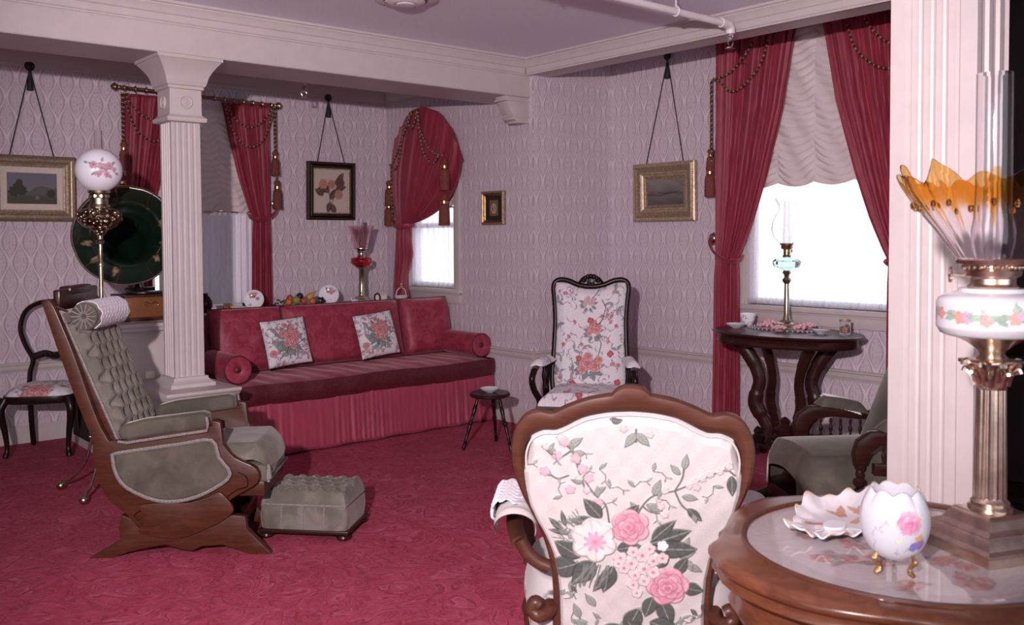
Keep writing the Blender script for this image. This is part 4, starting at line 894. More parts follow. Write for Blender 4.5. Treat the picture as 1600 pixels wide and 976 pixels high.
def tufted_rocker(label):
    t = thing('platform_rocker', label, 'armchair', (1.610, 4.307, 0), math.radians(-37.24)); Wd = .56
    for k, y in enumerate((.02, Wd-.02)):
        MB().prism(bez(ROCKSIDE[:8], 3)+ROCKSIDE[8:10]+bez(ROCKSIDE[10:], 3), .042, 'XZ', y, .006).build('side_frame', 'walnut', t, ang=30)
        MB().prism(ROCKBASE if k == 0 else [(x*(.70 if x > 0 else 1), z) for x, z in ROCKBASE], .042, 'XZ', y+(.004 if k == 0 else -.004), .006).build('base_side', 'walnut', t, ang=30)
        o_ = -.012 if k == 0 else Wd+.012
        MB().prism(bez(ROCKFAB+[ROCKFAB[0]], 3)[:-1], .034, 'XZ', o_+(.012 if k == 0 else -.012), .014, 3).build('side_panel', 'olive', t, ang=60)
        MB().tube([(a, o_-(.010 if k == 0 else -.010), b) for a, b in bez(ROCKFAB+[ROCKFAB[0]], 3)[:-1]], .009, 6, closed=True).build('braid', 'gimp', t)
        MB().prism(ROCKPAD, .095, 'XZ', y+(.012 if k == 0 else -.012), .018, 3).build('arm_pad', 'olive', t, ang=60)
        s_ = -1 if k == 0 else 1
        MB().tube([(x, y+s_*.048-s_*(-.012 if k == 0 else -.012)*0, z-.004) for x, z in ((-.27, .563), (-.23, .556), (.0, .588), (.138, .607), (.143, .64), (.137, .672))], .007, 6).build('arm_braid', 'gimp', t)
        # incised scroll lines on the wood side
        yy = y-.024 if k == 0 else y+.024
        MB().tube([(a, yy, b) for a, b in bez([(.27, .40), (.31, .375), (.315, .33), (.27, .315), (.22, .28), (.14, .20), (.0, .135), (-.14, .15), (-.21, .20), (-.16, .235)], 4)], .0025, 5).build('incised_line', 'black_wood', t)
    FAN = [(-.19, .255), (-.10, .262), (.04, .262), (.13, .285), (.19, .305), (.252, .222), (.19, .165), (.125, .135), (.03, .098), (-.058, .092), (-.185, .122), (-.165, .18)]
    for y in (-.006, Wd+.006): MB().prism(bez(FAN+[FAN[0]], 4)[:-1], .02, 'XZ', y, .005).build('fan_panel', 'walnut', t, ang=30)
    # tufted back, seat, roll
    P0, P1 = np.array((-.535, 1.100)), np.array((-.305, .540)); d = P1-P0; L = np.hypot(*d); d = d/L; nrm = np.array((-d[1], d[0]))
    if nrm[0] < 0: nrm = -nrm
    def back(U, V):
        h, _ = tuft(U, V, .47, L, 6, 9, .044, .021); ed = np.minimum(U, 1-U)
        hh = .012+.030*np.clip(ed/.12, 0, 1)**.6*np.clip(np.minimum(V, 1-V)/.05, 0, 1)**.5+h-.01
        s_ = P0[0]+d[0]*L*V+nrm[0]*hh; z = P0[1]+d[1]*L*V+nrm[1]*hh
        return np.c_[s_, .045+.47*U, z]
    MB().grid(back, 120, 150).build('tufted_back', 'olive_pale', t, ang=80)
    _, bx = tuft(np.array([.5]), np.array([.5]), .47, L, 6, 9, .044, .021)
    for px, py in bx:
        q = P0+d*py+nrm*.012; MB().sphere((q[0], .045+px, q[1]), .007, 8, 6).build('button', 'olive', t)
    b = MB(); b.prism([(P0[0]-.025, P0[1]), (P0[0]+.012, P0[1]+.005), (P1[0]+.012, P1[1]), (P1[0]-.03, P1[1]-.04)], Wd-.085, 'XZ', Wd/2, .004); b.build('back_board', 'walnut', t)
    MB().tube([(P0[0]+nrm[0]*.012+d[0]*k, .044, P0[1]+nrm[1]*.012+d[1]*k) for k in np.linspace(0, L, 12)], .007, 6).build('back_braid', 'gimp', t)
    def seat(U, V):
        x = -.30+.70*V; y = .045+(Wd-.09)*U; ed = np.minimum(U, 1-U); f_ = np.clip((1-V)/.10, 0, 1)**.5; sd = np.clip(ed/.08, 0, 1)**.5
        z = .40+.075*f_*sd+.04*np.sin(PI*V)*.3+.045*V*f_; return np.c_[x+.02*np.sin(PI*U)*(V > .8), y, z]
    b = MB(); b.grid(seat, 40, 50); b.box(-.28, .395, .05, Wd-.05, .335, .415, .008); b.build('seat', 'olive_pale', t, ang=60)
    b = MB(); b.box(-.25, .385, .045, Wd-.045, .27, .338, .006); b.build('seat_rail', 'walnut', t)
    MB().tube([(.402, .05, .34), (.402, Wd/2, .338), (.402, Wd-.05, .34)], .008, 6).build('front_braid', 'gimp', t)
    MB().lathe([(.006, 0), (.010, -.01), (.008, -.02), (.012, -.03), (.014, -.07), (.004, -.075)], 8, (.405, .05, .42)).build('corner_tassel', 'gimp', t)
    # head roll with lace cover
    c = Vector((-.452, .075, 1.135)); r = .066; Lr = .42
    MB().lathe([(r*.97, 0), (r, .012), (r, Lr-.012), (r*.97, Lr)], 32, c, False, axis=(0, 1, 0)).build('head_roll', 'olive_pale', t)
    for y_, s_ in ((0, -1), (Lr, 1)):
        e_ = MB().lathe([(r*.99, -.004), (r*.95, .006), (r*.5, .008), (r*.15, -.004), (1e-5, -.005)], 48, c+Vector((0, y_, 0)), False, axis=(0, s_, 0), wob=lambda a, j, z: 1+(.06*math.cos(a*14) if j == 2 else 0)).build('roll_end', 'olive', t)
        for k in range(14):
            a = 2*PI*k/14; MB().tube([c+Vector((r*.9*math.cos(a), y_+s_*.009, r*.9*math.sin(a))), c+Vector((r*.2*math.cos(a), y_+s_*.003, r*.2*math.sin(a)))], .0035, 5).build('pleat', 'gimp', e_)
    def lace(U, V):
        a = -1.1+3.6*V+.05*np.sin(U*40); rr = r+.006+.002*np.sin(U*60)*np.sin(V*40); y = .03+(Lr-.05)*U+.008*np.sin(V*30)*(2*U-1)
        return np.c_[c.x+rr*np.cos(a), c.y+y, c.z+rr*np.sin(a)]
    o = MB().grid(lace, 60, 50).build('lace_cover', 'lace', t); md = o.modifiers.new('t', 'SOLIDIFY'); md.thickness = .003
    b = MB(); b.box(-.585, -.552, .05, Wd-.05, 1.165, 1.262, .008); b.box(-.60, -.54, .15, Wd-.15, 1.235, 1.275, .012); b.build('crest_rail', 'dark_wood', t)
    MB().tube([(-.575, .03, 1.19), (-.50, .005, 1.165)], .006, 8).build('roll_pin', 'brass', t)
    for x, z in ((-.2, .10), (.22, .11), (0, .20)):
        b = MB(); b.box(x-.025, x+.025, .03, Wd-.03, z-.03, z+.03, .006); b.build('cross_bar', 'dark_wood', t)
    # coil spring housings under the seat
    for y in (.10, Wd-.10): MB().lathe([(.035, .20), (.03, .22), (.038, .24), (.03, .255), (.038, .27), (.035, .29)], 14, (.10, y, 0)).build('spring', 'black_metal', t)
    return t
tufted_rocker('reclined walnut platform rocker with tufted olive velvet back and lace head roll')

# ------------------------------------------------------------------ footstool
t = thing('footstool', 'small tufted olive velvet footstool on bun feet', 'footstool', (1.984, 4.316, 0), math.radians(-48.3))
def fs_body(U, V):
    """closed horizontal ring U, height V"""
    a = U*2*PI; p = 14; ca, sa = np.cos(a), np.sin(a); k = (np.abs(ca)**p+np.abs(sa)**p)**(-1/p)
    bul = 1+.03*np.sin(PI*np.clip(V, 0, 1))
    return np.c_[.245+.222*k*ca*bul, .185+.165*k*sa*bul, .048+.125*V]
MB().grid(fs_body, 120, 14, closeu=True).build('body', 'olive_pale', t, ang=60)
def fs_top(U, V):
    h, _ = tuft(U, V, .44, .326, 6, 4, .026, .022); ed = np.minimum(np.minimum(U, 1-U)*.44, np.minimum(V, 1-V)*.326)
    z = .168+.058*np.clip(ed/.022, 0, 1)**.5+h*1.15-.006; return np.c_[.025+.44*U, .022+.326*V, z]
MB().grid(fs_top, 110, 90).build('tufted_top', 'olive_pale', t, ang=80)
_, bx = tuft(np.array([.5]), np.array([.5]), .44, .326, 6, 4, .026, .022)
for px, py in bx: MB().sphere((.025+px, .022+py, .226), .006, 8, 6).build('button', 'olive', t)
MB().tube([tuple(p) for p in (fs_body(np.linspace(0, 1, 60)[:-1], np.full(59, 1.0)))], .006, 6, closed=True).build('seam_braid', 'gimp', t)
for k in range(1, 4): MB().tube([(.025+.44*k/4, .0195-.005*math.sin(PI*q), .05+.12*q) for q in np.linspace(0, 1, 7)], .0035, 5).build('panel_seam', 'gimp', t)
b = MB(); b.box(.012, .478, .01, .36, .030, .050, .005); b.build('base_frame', 'dark_wood', t)
for x in (.045, .445):
    for y in (.045, .325): MB().lathe([(.018, .030), (.034, .024), (.038, .014), (.030, .003), (.02, 0)], 18, (x, y, 0)).build('foot', 'dark_wood', t)

# ------------------------------------------------------------------ little stool and dish
st = thing('milking_stool', 'little dark round-topped three-legged stool beside the sofa', 'stool', (4.13, 5.09, 0), math.radians(39))
MB().lathe([(.10, .368), (.150, .370), (.157, .377), (.157, .388), (.150, .396), (.1, .398), (1e-5, .398)], 32, sy=.92).build('seat', 'dark_wood', st)
LEG = [(.012, 0), (.013, .03), (.010, .045), (.015, .055), (.010, .065), (.011, .12), (.014, .16), (.011, .175), (.017, .185), (.017, .195), (.010, .205), (.012, .25), (.016, .29), (.010, .305), (.014, .315), (.011, .33), (.010, .385)]
for a in (0, 2*PI/3, -2*PI/3):
    top = Vector((.09*math.cos(a), .085*math.sin(a), .372)); ft = Vector((.215*math.cos(a), .2*math.sin(a), 0)); dv = top-ft; Ls = dv.length/.385
    o = MB().lathe([(r, z*Ls) for r, z in LEG], 12, ft, axis=dv).build('leg', 'black_wood', st)
    o.location.z = .004
t = thing('china_dish', 'small white china dish on the three-legged stool', 'dish', (4.13, 5.09, .398)); MB().lathe([(.03, 0), (.034, .004), (.062, .018), (.070, .028), (.068, .030), (.060, .022), (.03, .010), (1e-5, .009)], 32, wob=lambda a, j, z: 1+(.03*math.cos(a*8) if 2 < j < 6 else 0)).build('bowl', 'porc', t); MB().lathe([(.0695, .0275), (.0705, .029), (.0695, .0305)], 32, cap=False, wob=lambda a, j, z: 1+.03*math.cos(a*8)).build('rim', 'porc', t)

# ------------------------------------------------------------------ floral prints for chairs
CREAM = (.74, .68, .70)
def rocker_print(seed, w, h, big=True):
    def f(u, v):
        P = Paint(u, v, (.66, .61, .65)); R = random.Random(seed)
        for k in range(int(w*h*230)):
            x, y, a = R.uniform(-w/2, w/2), R.uniform(-h/2, h/2), R.uniform(0, 6.28); q = [(x+.022*t*math.cos(a+.6*t), y+.022*t*math.sin(a+.6*t)) for t in range(4)]
            P.line(q, .0022, (.33, .20, .24)); P.leaf(q[1][0], q[1][1], .022, a+1.5, (.30, .26, .28), (.10, .09, .10)); P.leaf(q[-1][0], q[-1][1], .024, a+.9, (.25, .24, .26), (.08, .08, .09))
            if k % 3 == 0: P.rose(q[-1][0], q[-1][1], .015, (.40, .09, .10), REDD, PINK)
        for k in range(int(w*h*44)):
            x, y, a = R.uniform(-w/2, w/2), R.uniform(-h/2, h/2), R.uniform(0, 6.28); P.leaf(x, y, .05, a, (.27, .30, .31), (.08, .10, .10)); P.leaf(x, y, .05, a+1.9, (.27, .30, .31), (.08, .10, .10))
        for k in range(int(w*h*16)):
            x, y = R.uniform(-w/2, w/2), R.uniform(-h/2, h/2); P.petals(x, y, .026, 4, (.42, .08, .08), REDD, R.uniform(0, 6), 0, (.55, .2, .2))
        if big:
            for cx, cy, sc in ((.0, -.20, 1.0), (.03, .06, .62), (-.01, .27, .5)):
                pal = (.42, .07, .08) if cy < .1 else (.42, .33, .40)
                for a in (-2.6, -2.0, -1.2, -.6, .1, .6, 2.9, 3.4): P.leaf(cx+.03*math.cos(a), cy+.03*math.sin(a)-.01, .085*sc, a, (.22, .25, .25), (.06, .07, .07), .5)
                P.line([(cx, cy), (cx+.07, cy+.08), (cx+.09, cy+.16), (cx+.06, cy+.22)], .004, (.10, .09, .09))
                for dx, dy, r in ((-.02, .02, .055), (.04, .0, .05), (-.055, -.03, .035), (-.01, .065, .035), (.07, .04, .03)): P.rose(cx+dx*sc, cy+dy*sc, r*sc, pal, tuple(c*.4 for c in pal), (.72, .42, .42))
        return grain(P.c)
    return f
# ------------------------------------------------------------------ rose-print rocking chair (local -Y is front)
t = thing('rocking_chair', 'dark carved rocking chair upholstered in rose print cotton by the wall corner', 'armchair', (4.66, 4.62, 0), math.radians(-51))
lean = lambda z: .16*max(0, z-.40)        # backward offset (+Y)
half = [(.255, .38), (.268, .50), (.258, .70), (.252, .90), (.262, 1.05), (.270, 1.12), (.262, 1.165), (.225, 1.188), (.165, 1.182), (.10, 1.155), (.04, 1.142), (0, 1.14)]
hb = bez(half, 6); fr_ = [(x, z) for x, z in hb]+[(-x, z) for x, z in reversed(hb[:-1])]
MB().tube([(x, lean(z), z) for x, z in fr_], .026, 10, flat=(.8, .75)).build('back_frame', 'black_wood', t)
cr_ = t_cr = MB()
for k in range(7):
    a = -1.2+.4*k; cr_.sphere((.058*math.sin(a), lean(1.18)-.01, 1.168+.052*math.cos(a)*.9), .017, 10, 6, sc=(1, .8, 1.1))
cr_.lathe([(.020, -.012), (.030, 0), (.026, .010), (1e-5, .014)], 16, (0, lean(1.16)-.012, 1.172), axis=(0, -1, 0)); cr_.tube([(-.085, lean(1.16)-.005, 1.165), (-.06, lean(1.16)-.01, 1.20), (-.035, lean(1.16)-.01, 1.175)], .011, 8); cr_.tube([(.085, lean(1.16)-.005, 1.165), (.06, lean(1.16)-.01, 1.20), (.035, lean(1.16)-.01, 1.175)], .011, 8)
cr_.build('crest_carving', 'black_wood', t)
def wid(z): return np.interp(z, [p[1] for p in half[:8]], [p[0]-.012 for p in half[:8]])
def topz(x): 
    xs = [p[0] for p in half[:6:-1]]; zs = [p[1]-.018 for p in half[:6:-1]]; return np.interp(np.abs(x), xs, zs)
def rback(sgn):
    def fn(U, V):
        zz = .43+(1.165-.43)*V; x = (2*U-1)*wid(zz); z = .43+(topz(x)-.43)*V
        ed = np.minimum(np.minimum(U, 1-U)/.12, np.minimum(V, 1-V)/.06).clip(0, 1); puff = .012+.045*ed**.55
        return np.c_[x, .16*(z-.40).clip(0)-sgn*puff*(1 if sgn > 0 else .35), z]
    return fn
pf = rocker_print(21, .52, .76)
b = MB(); b.grid(rback(1), 120, 170, col=lambda U, V: pf((U-.5)*.52, (V-.5)*.74)); b.grid(rback(-1), 30, 40, col=lambda U, V: np.tile((.7, .65, .68), (len(U), 1))); b.build('back_upholstery', 'print', t, ang=80)
def rseat(U, V):
    y = .02-.52*V; w_ = .25+.05*V; ed = np.minimum(np.minimum(U, 1-U)/.10, (1-V)/.10).clip(0, 1); return np.c_[(2*U-1)*w_, y, .37+.085*ed**.5+.02*np.sin(PI*U)*np.sin(PI*V)]
pf2 = rocker_print(33, .58, .52, False)
b = MB(); b.grid(rseat, 110, 100, col=lambda U, V: pf2((U-.5)*.58, (V-.5)*.52)); b.build('seat_upholstery', 'print', t, ang=70)
b = MB(); b.prism([(-.25, .03), (.25, .03), (.305, -.50), (-.305, -.50)], .07, 'XY', .345, .006); b.build('seat_rail', 'black_wood', t)
for s_ in (-1, 1):
    MB().tube(bez([(s_*.262, .03, .62), (s_*.29, -.10, .635), (s_*.325, -.26, .625), (s_*.335, -.38, .60)], 6), .020, 8, flat=(1.3, .7)).build('arm', 'black_wood', t)
    pf3 = rocker_print(50+s_, .10, .30, False)
    b = MB(); b.grid(lambda U, V, s_=s_: np.c_[s_*(.275+.055*V)+.045*np.sin((U-.5)*PI*1.1), -.06-.27*V, .632-.012*V+.040*np.cos((U-.5)*PI*1.1)*(np.minimum(V, 1-V)/.15).clip(0, 1)**.5], 40, 60, col=lambda U, V: pf3((U-.5)*.1, (V-.5)*.28)); o = b.build('arm_pad', 'print', t, ang=80)
    MB().tube(bez([(s_*.335, -.38, .60), (s_*.345, -.42, .54), (s_*.335, -.38, .46), (s_*.305, -.34, .38), (s_*.315, -.38, .28), (s_*.30, -.42, .10)], 6), .022, 10).build('front_post', 'black_wood', t)
    MB().tube(bez([(s_*.262, .03, .40), (s_*.262, .10, .2), (s_*.262, .16, .07)], 6), .02, 8).build('rear_leg', 'black_wood', t)
    # openwork side panel: curved splats
    for k, (y0, y1, kk) in enumerate(((-.06, -.14, .03), (-.17, -.17, -.03), (-.30, -.22, .03))):
        MB().tube(bez([(s_*.285, y0, .615), (s_*.29, (y0+y1)/2+kk, .53), (s_*.29, y1-kk, .46), (s_*.285, y1, .38)], 5), .018, 8, flat=(.5, 1.2)).build('side_splat', 'black_wood', t)
    MB().tube([(s_*(.275+.03*0), .32-.05*k, .03+.0009*(k-7.5)**2) for k in range(18)], .02, 8, flat=(.7, 1)).build('rocker_runner', 'black_wood', t)

# ------------------------------------------------------------------ balloon-back side chair (local -Y front)
t = thing('side_chair', 'dark balloon-back side chair with floral seat beside the picture wall', 'chair', (1.70, 7.03, 0), math.radians(-31))
loop = bez([(.17, .19, .45), (.165, .20, .55), (.15, .215, .64), (.20, .225, .74), (.235, .235, .86), (.205, .25, .98), (.12, .26, 1.04), (0, .265, 1.055)], 6)
MB().tube(loop+[(-x, y, z) for x, y, z in reversed(loop[:-1])], .024, 10, flat=(.9, .7)).build('back_frame', 'black_wood', t)
b = MB(); b.tube(bez([(-.15, .215, .655), (-.07, .215, .68), (0, .212, .665), (.07, .215, .68), (.15, .215, .655)], 6), .022, 8, flat=(.6, 1.1)); 
for k in range(-2, 3): b.sphere((k*.028, .205, .675), .016, 8, 6)
b.build('back_rail', 'black_wood', t)
def sseat(U, V):
    a = U*2*PI; p = 4; k = (np.abs(np.cos(a))**p+np.abs(np.sin(a))**p)**(-1/p); q = V; wv = 1+.02*np.cos(a*6)
    y = -.01+.215*k*np.sin(a)*q*wv; x = (.215-.10*y)*k*np.cos(a)*q*wv
    return np.c_[x, y, .435+.065*(1-q**5)**.6]
pf4 = rocker_print(71, .48, .46, True)
b = MB(); b.grid(sseat, 140, 60, closeu=True, col=lambda U, V: (lambda P: pf4(P[:, 0], P[:, 1]))(sseat(U, V))); b.build('seat', 'print', t, ang=80)
MB().lathe([(.21, .385), (.225, .39), (.232, .41), (.228, .44), (.20, .44)], 48, (0, -.01, 0), wob=lambda a, j, z: (abs(math.cos(a))**4+abs(math.sin(a))**4)**(-.25)*(1-.05*math.sin(a))).build('seat_rail', 'black_wood', t)
for s_ in (-1, 1):
    MB().tube(bez([(s_*.20, -.19, .42), (s_*.225, -.215, .34), (s_*.205, -.195, .2), (s_*.195, -.19, .08), (s_*.205, -.205, .022)], 6), [.034, .034, .033, .032, .031, .030, .029, .028, .026, .024, .022, .021, .020, .019, .018, .017, .016, .016, .016, .017, .018, .019, .020, .020, .018], 10).build('front_leg', 'black_wood', t)
    MB().tube(bez([(s_*.165, .185, .42), (s_*.165, .20, .2), (s_*.17, .25, .018)], 6), .019, 8, flat=(1, 1)).build('rear_leg', 'black_wood', t)

# ------------------------------------------------------------------ floor lamp
def m_emboss():
    M = Mat('embossed_brass', (.42, .33, .22), .3, 1); co = M.coord(); n = M.nt.nodes.new('ShaderNodeTexVoronoi'); M.nt.links.new(co, n.inputs['Vector']); n.inputs['Scale'].default_value = 42
    d_ = X(M.nt, n.outputs['Distance']); M.bump(d_.sm(.1, .6), 1.0, .012); M.set('Base Color', M.mix(d_.sm(.2, .65), (.62, .52, .36), (.10, .065, .035))); return M.m  # bright and dark of the relief painted into the brass colour
MT['emboss'] = m_emboss()
t = thing('floor_lamp', 'brass piano floor lamp with rose-painted white globe shade', 'lamp', (1.70, 5.735, 0))
MB().lathe([(.016, .30), (.020, .33), (.014, .36), (.012, .40), (.012, 1.34), (.018, 1.345), (.018, 1.36), (.012, 1.37), (.012, 1.47), (.022, 1.475), (.026, 1.49), (.014, 1.50), (.016, 1.53)], 16).build('pole', 'brass', t)
for a in np.radians((133, 230, 313, 40)):
    ca, sa = math.cos(a), math.sin(a); pts = bez([(.016*ca, .016*sa, .46), (.06*ca, .06*sa, .40), (.085*ca, .085*sa, .30), (.12*ca, .12*sa, .18), (.19*ca, .19*sa, .09), (.27*ca, .27*sa, .045)], 14)
    lg = MB(); R_ = [.0075+.0025*(k % 2) for k in range(len(pts))]; lg.tube(pts, R_, 8); o = lg.build('leg', 'brass', t)
    MB().sphere((.283*ca, .283*sa, .027), .027, 14, 10).build('ball_foot', 'brass', o)
    MB().sphere((.088*ca, .088*sa, .325), .014, 10, 8).build('knob', 'brass', o)
MB().lathe([(.014, 1.52), (.03, 1.53), (.036, 1.545), (.05, 1.555), (.092, 1.575), (.118, 1.605), (.124, 1.63), (.118, 1.655), (.095, 1.675), (.07, 1.683), (.055, 1.69)], 48, wob=lambda a, j, z: 1+(.045*math.cos(a*10)*math.cos(j*2.1) if 3 < j < 9 else 0)).build('embossed_font', 'emboss', t)
for k in range(12):
    a = 2*PI*k/12; MB().sphere((.113*math.cos(a), .113*math.sin(a), 1.628+.012*(-1)**k), .016, 8, 6, sc=(1, 1, 1.3)).build('boss', 'emboss', t)
MB().lathe([(.058, 1.685), (.062, 1.70), (.052, 1.705), (.050, 1.74), (.056, 1.745), (.056, 1.76), (.050, 1.765), (.062, 1.772), (.064, 1.785), (.05, 1.788)], 32, wob=lambda a, j, z: 1+(.04*math.cos(a*16) if 2 < j < 7 else 0)).build('burner_gallery', 'brass', t)
gb = MB(); gr = .130; zc = 1.905
gp = [(gr*math.sin(q), zc-gr*math.cos(q)) for q in np.linspace(.42, PI-.30, 64)]; gb.lathe(gp, 128, cap=False); GV = np.array(gb.v)
ang0 = math.atan2(-.958, -.284)+.12     # side that faces the room
th = (np.arctan2(GV[:, 1], GV[:, 0])-ang0+PI) % (2*PI)-PI; P = Paint(th*gr, GV[:, 2]-zc, (.80, .78, .86))
for x, y, a in ((-.05, .02, 2.4), (.04, -.03, 5.5), (.06, .03, .5), (-.03, -.02, 3.6), (.0, .04, 1.2), (.08, -.02, 6), (-.08, .035, 2.8)): P.leaf(x, y, .032, a, (.34, .30, .26), (.16, .12, .10))
for x, y, r in ((.0, .005, .034), (.045, .02, .024), (-.045, .025, .024), (.03, -.03, .020), (-.02, -.028, .018), (.075, .0, .016)): P.petals(x, y, r, 5, (.56, .34, .42), (.28, .12, .18), r*90, 0, (.36, .13, .18))
P.line([(-.09, .04), (-.04, .03), (.0, 0), (.05, .0), (.10, -.03)], .002, (.28, .2, .18))
gb.c = [tuple(c_) for c_ in P.c]; gb.build('globe_shade', 'opal', t)
MB().lathe([(.022, 1.80), (.022, 2.14), (.0205, 2.14), (.0205, 1.80)], 24, cap=False).build('chimney', 'clear', t)
MB().lathe([(.036, 1.778), (.052, 1.782), (.052, 1.80), (.045, 1.80)], 24, cap=False).build('shade_ring', 'porc', t)

# ------------------------------------------------------------------ gramophone
t = thing('gramophone', 'oak box gramophone with large dark green flower horn behind the column', 'gramophone', (2.185, 6.44, .9525))
b = MB(); b.box(-.165, .165, -.13, .15, .022, .165, .006); b.build('box', 'oak', t)
b = MB(); b.box(-.178, .178, -.143, .163, 0, .024, .006); b.box(-.172, .172, -.137, .157, .158, .174, .004); b.build('mouldings', 'walnut', t)
MB().tube(bez([(-.02, -.134, .10), (-.045, -.14, .108), (-.03, -.14, .125), (.0, -.138, .112), (.03, -.14, .125), (.05, -.14, .105), (.02, -.134, .098)], 5), .003, 6).build('ornament', 'brass', t)
MB().lathe([(.12, .178), (.125, .182), (.125, .192), (.12, .194), (1e-5, .194)], 40).build('turntable', 'black_metal', t)
b = MB(); b.box(-.10, .10, .06, .12, .174, .215, .006); b.lathe([(.03, .21), (.035, .23), (.02, .25)], 16, (.0, .09, 0)); b.build('horn_bracket', 'black_metal', t)
MB().tube(bez([(0, .09, .24), (.0, .05, .26), (-.02, -.02, .235), (-.03, -.07, .215)], 6), .012, 10).build('tone_arm', 'brass', t)
MB().tube(bez([(.165, .02, .09), (.20, .02, .09), (.20, .02, .06), (.23, .02, .055)], 4), .006, 8).build('crank', 'black_metal', t)
# horn: rings along a curved axis; inside faces the room
ax = np.array(bez([(-.225, -.36, .572), (-.195, -.28, .56), (-.16, -.18, .53), (-.10, -.06, .475), (-.05, .03, .40), (-.01, .08, .31), (0, .09, .24)], 10)); n_ = len(ax)
rr = np.interp(np.linspace(0, 1, n_), [0, .05, .12, .22, .36, .55, .8, 1], [.320, .275, .220, .165, .11, .065, .03, .018])
hb_ = MB(); NS = 128; tv = np.gradient(ax, axis=0); tv /= np.linalg.norm(tv, axis=1)[:, None]; S_ = np.r_[0, np.cumsum(np.hypot(np.linalg.norm(np.diff(ax, axis=0), axis=1), np.diff(rr)))]
vs, uu, vv = [], [], []
for i in range(n_):
    up = np.array((0, 0, 1.0)); sd_ = np.cross(tv[i], up); sd_ /= np.linalg.norm(sd_); u2 = np.cross(sd_, tv[i])
    for k in range(NS):
        a = 2*PI*k/NS; scal = 1-.012*abs(math.cos(a*4.5))**6*max(0, 1-i/14); vs.append(tuple(ax[i]+(sd_*math.cos(a)+u2*math.sin(a))*rr[i]*scal)); uu.append(math.cos(a)*rr[i]); vv.append(math.sin(a)*rr[i])
fs = [(i*NS+k, i*NS+(k+1) % NS, (i+1)*NS+(k+1) % NS, (i+1)*NS+k) for i in range(n_-1) for k in range(NS)]
P = Paint(uu, vv, (.004, .014, .008)); RH = random.Random(12)
for a in (-2.5, -1.9, -.7, -.2, 2.6, 3.3, .35):
    x, y = .235*math.cos(a), .235*math.sin(a)
    for k in range(4): P.leaf(x, y, .034, a+.4+.9*k, (.24, .15, .08), (.10, .05, .03), .5)
    P.disc(x, y, .009, (.32, .22, .12))
hb_.add(vs, fs); hb_.c = [tuple(c_) for c_ in P.c]
MT['horn_paint'] = painted('painted_green_enamel', .22, Coat_Weight=.4)
ho = hb_.build('horn', 'horn_paint', t); md = ho.modifiers.new('t', 'SOLIDIFY'); md.thickness = .003
VS = np.array(vs).reshape(n_, NS, 3)
for k in range(9):
    j = int(round((k+.5)*NS/9)) % NS; pts = [tuple(VS[i, j]+(ax[i]-VS[i, j])*.01-tv[i]*.002) for i in range(0, 26)]; MB().tube(pts, .0028, 5).build('gold_stripe', 'gold', ho)
MB().tube([tuple(p-tv[0]*.001) for p in VS[0][::2]], .0035, 5, closed=True).build('gold_rim', 'gold', ho)
# ================================================================== FOREGROUND: FLORAL ARMCHAIR (local +Y = front, away from camera)
t = thing('armchair', 'walnut spoon-back armchair in white embossed floral tapestry, seen from behind', 'armchair', (1.926, 1.746, 0), math.radians(-47.8))
rec = lambda z: -.20*(z-.55)
inn = [(0, 1.026), (.065, 1.022), (.126, 1.008), (.180, .980), (.205, .970), (.238, .969), (.272, .952), (.290, .910), (.289, .850), (.278, .795), (.258, .740), (.235, .690), (.214, .633), (.202, .567), (.197, .49), (.196, .38), (.196, .30)]
out = [(.048, 1.078), (.112, 1.066), (.172, 1.044), (.214, 1.024), (.248, 1.030), (.285, 1.018), (.314, .982), (.329, .922), (.325, .855), (.305, .790), (.277, .728), (.252, .672), (.233, .606), (.225, .55), (.222, .48), (.225, .40), (.226, .28)]
def sym(L): return [(-x, z) for x, z in reversed(L)]+[(x, z) for x, z in L if x > 1e-6]
crest = [(-.048, 1.078), (-.040, 1.092), (-.020, 1.101), (0, 1.103), (.020, 1.101), (.040, 1.092), (.048, 1.078)]
def resample(L, n):
    P = np.array(L); s_ = np.r_[0, np.cumsum(np.hypot(*np.diff(P, axis=0).T))]; q = np.linspace(0, s_[-1], n); return np.c_[np.interp(q, s_, P[:, 0]), np.interp(q, s_, P[:, 1])]
outer = resample([(-x, z) for x, z in bez(list(reversed(out)), 6)]+crest[1:-1]+bez(out, 6), 160)
inner = resample([(-x, z) for x, z in bez(list(reversed(inn)), 6)[:-1]]+bez(inn, 6), 160)
# moulded frame: loft across from outer to inner edge
b = MB(); prof_f = [(0, .018), (0, -.010), (.10, -.019), (.35, -.024), (.7, -.022), (.92, -.014), (1, -.004), (1, .018)]
vs = []; NP = len(prof_f)
for (ox, oz), (ix, iz) in zip(outer, inner):
    for k_, dy in prof_f: x = ox+(ix-ox)*k_; z = oz+(iz-oz)*k_; vs.append((x, rec(z)+dy, z))
fs = [(i*NP+k, i*NP+(k+1) % NP, (i+1)*NP+(k+1) % NP, (i+1)*NP+k) for i in range(159) for k in range(NP)]; b.add(vs, fs); b.build('back_frame', 'fg_walnut', t, ang=35)
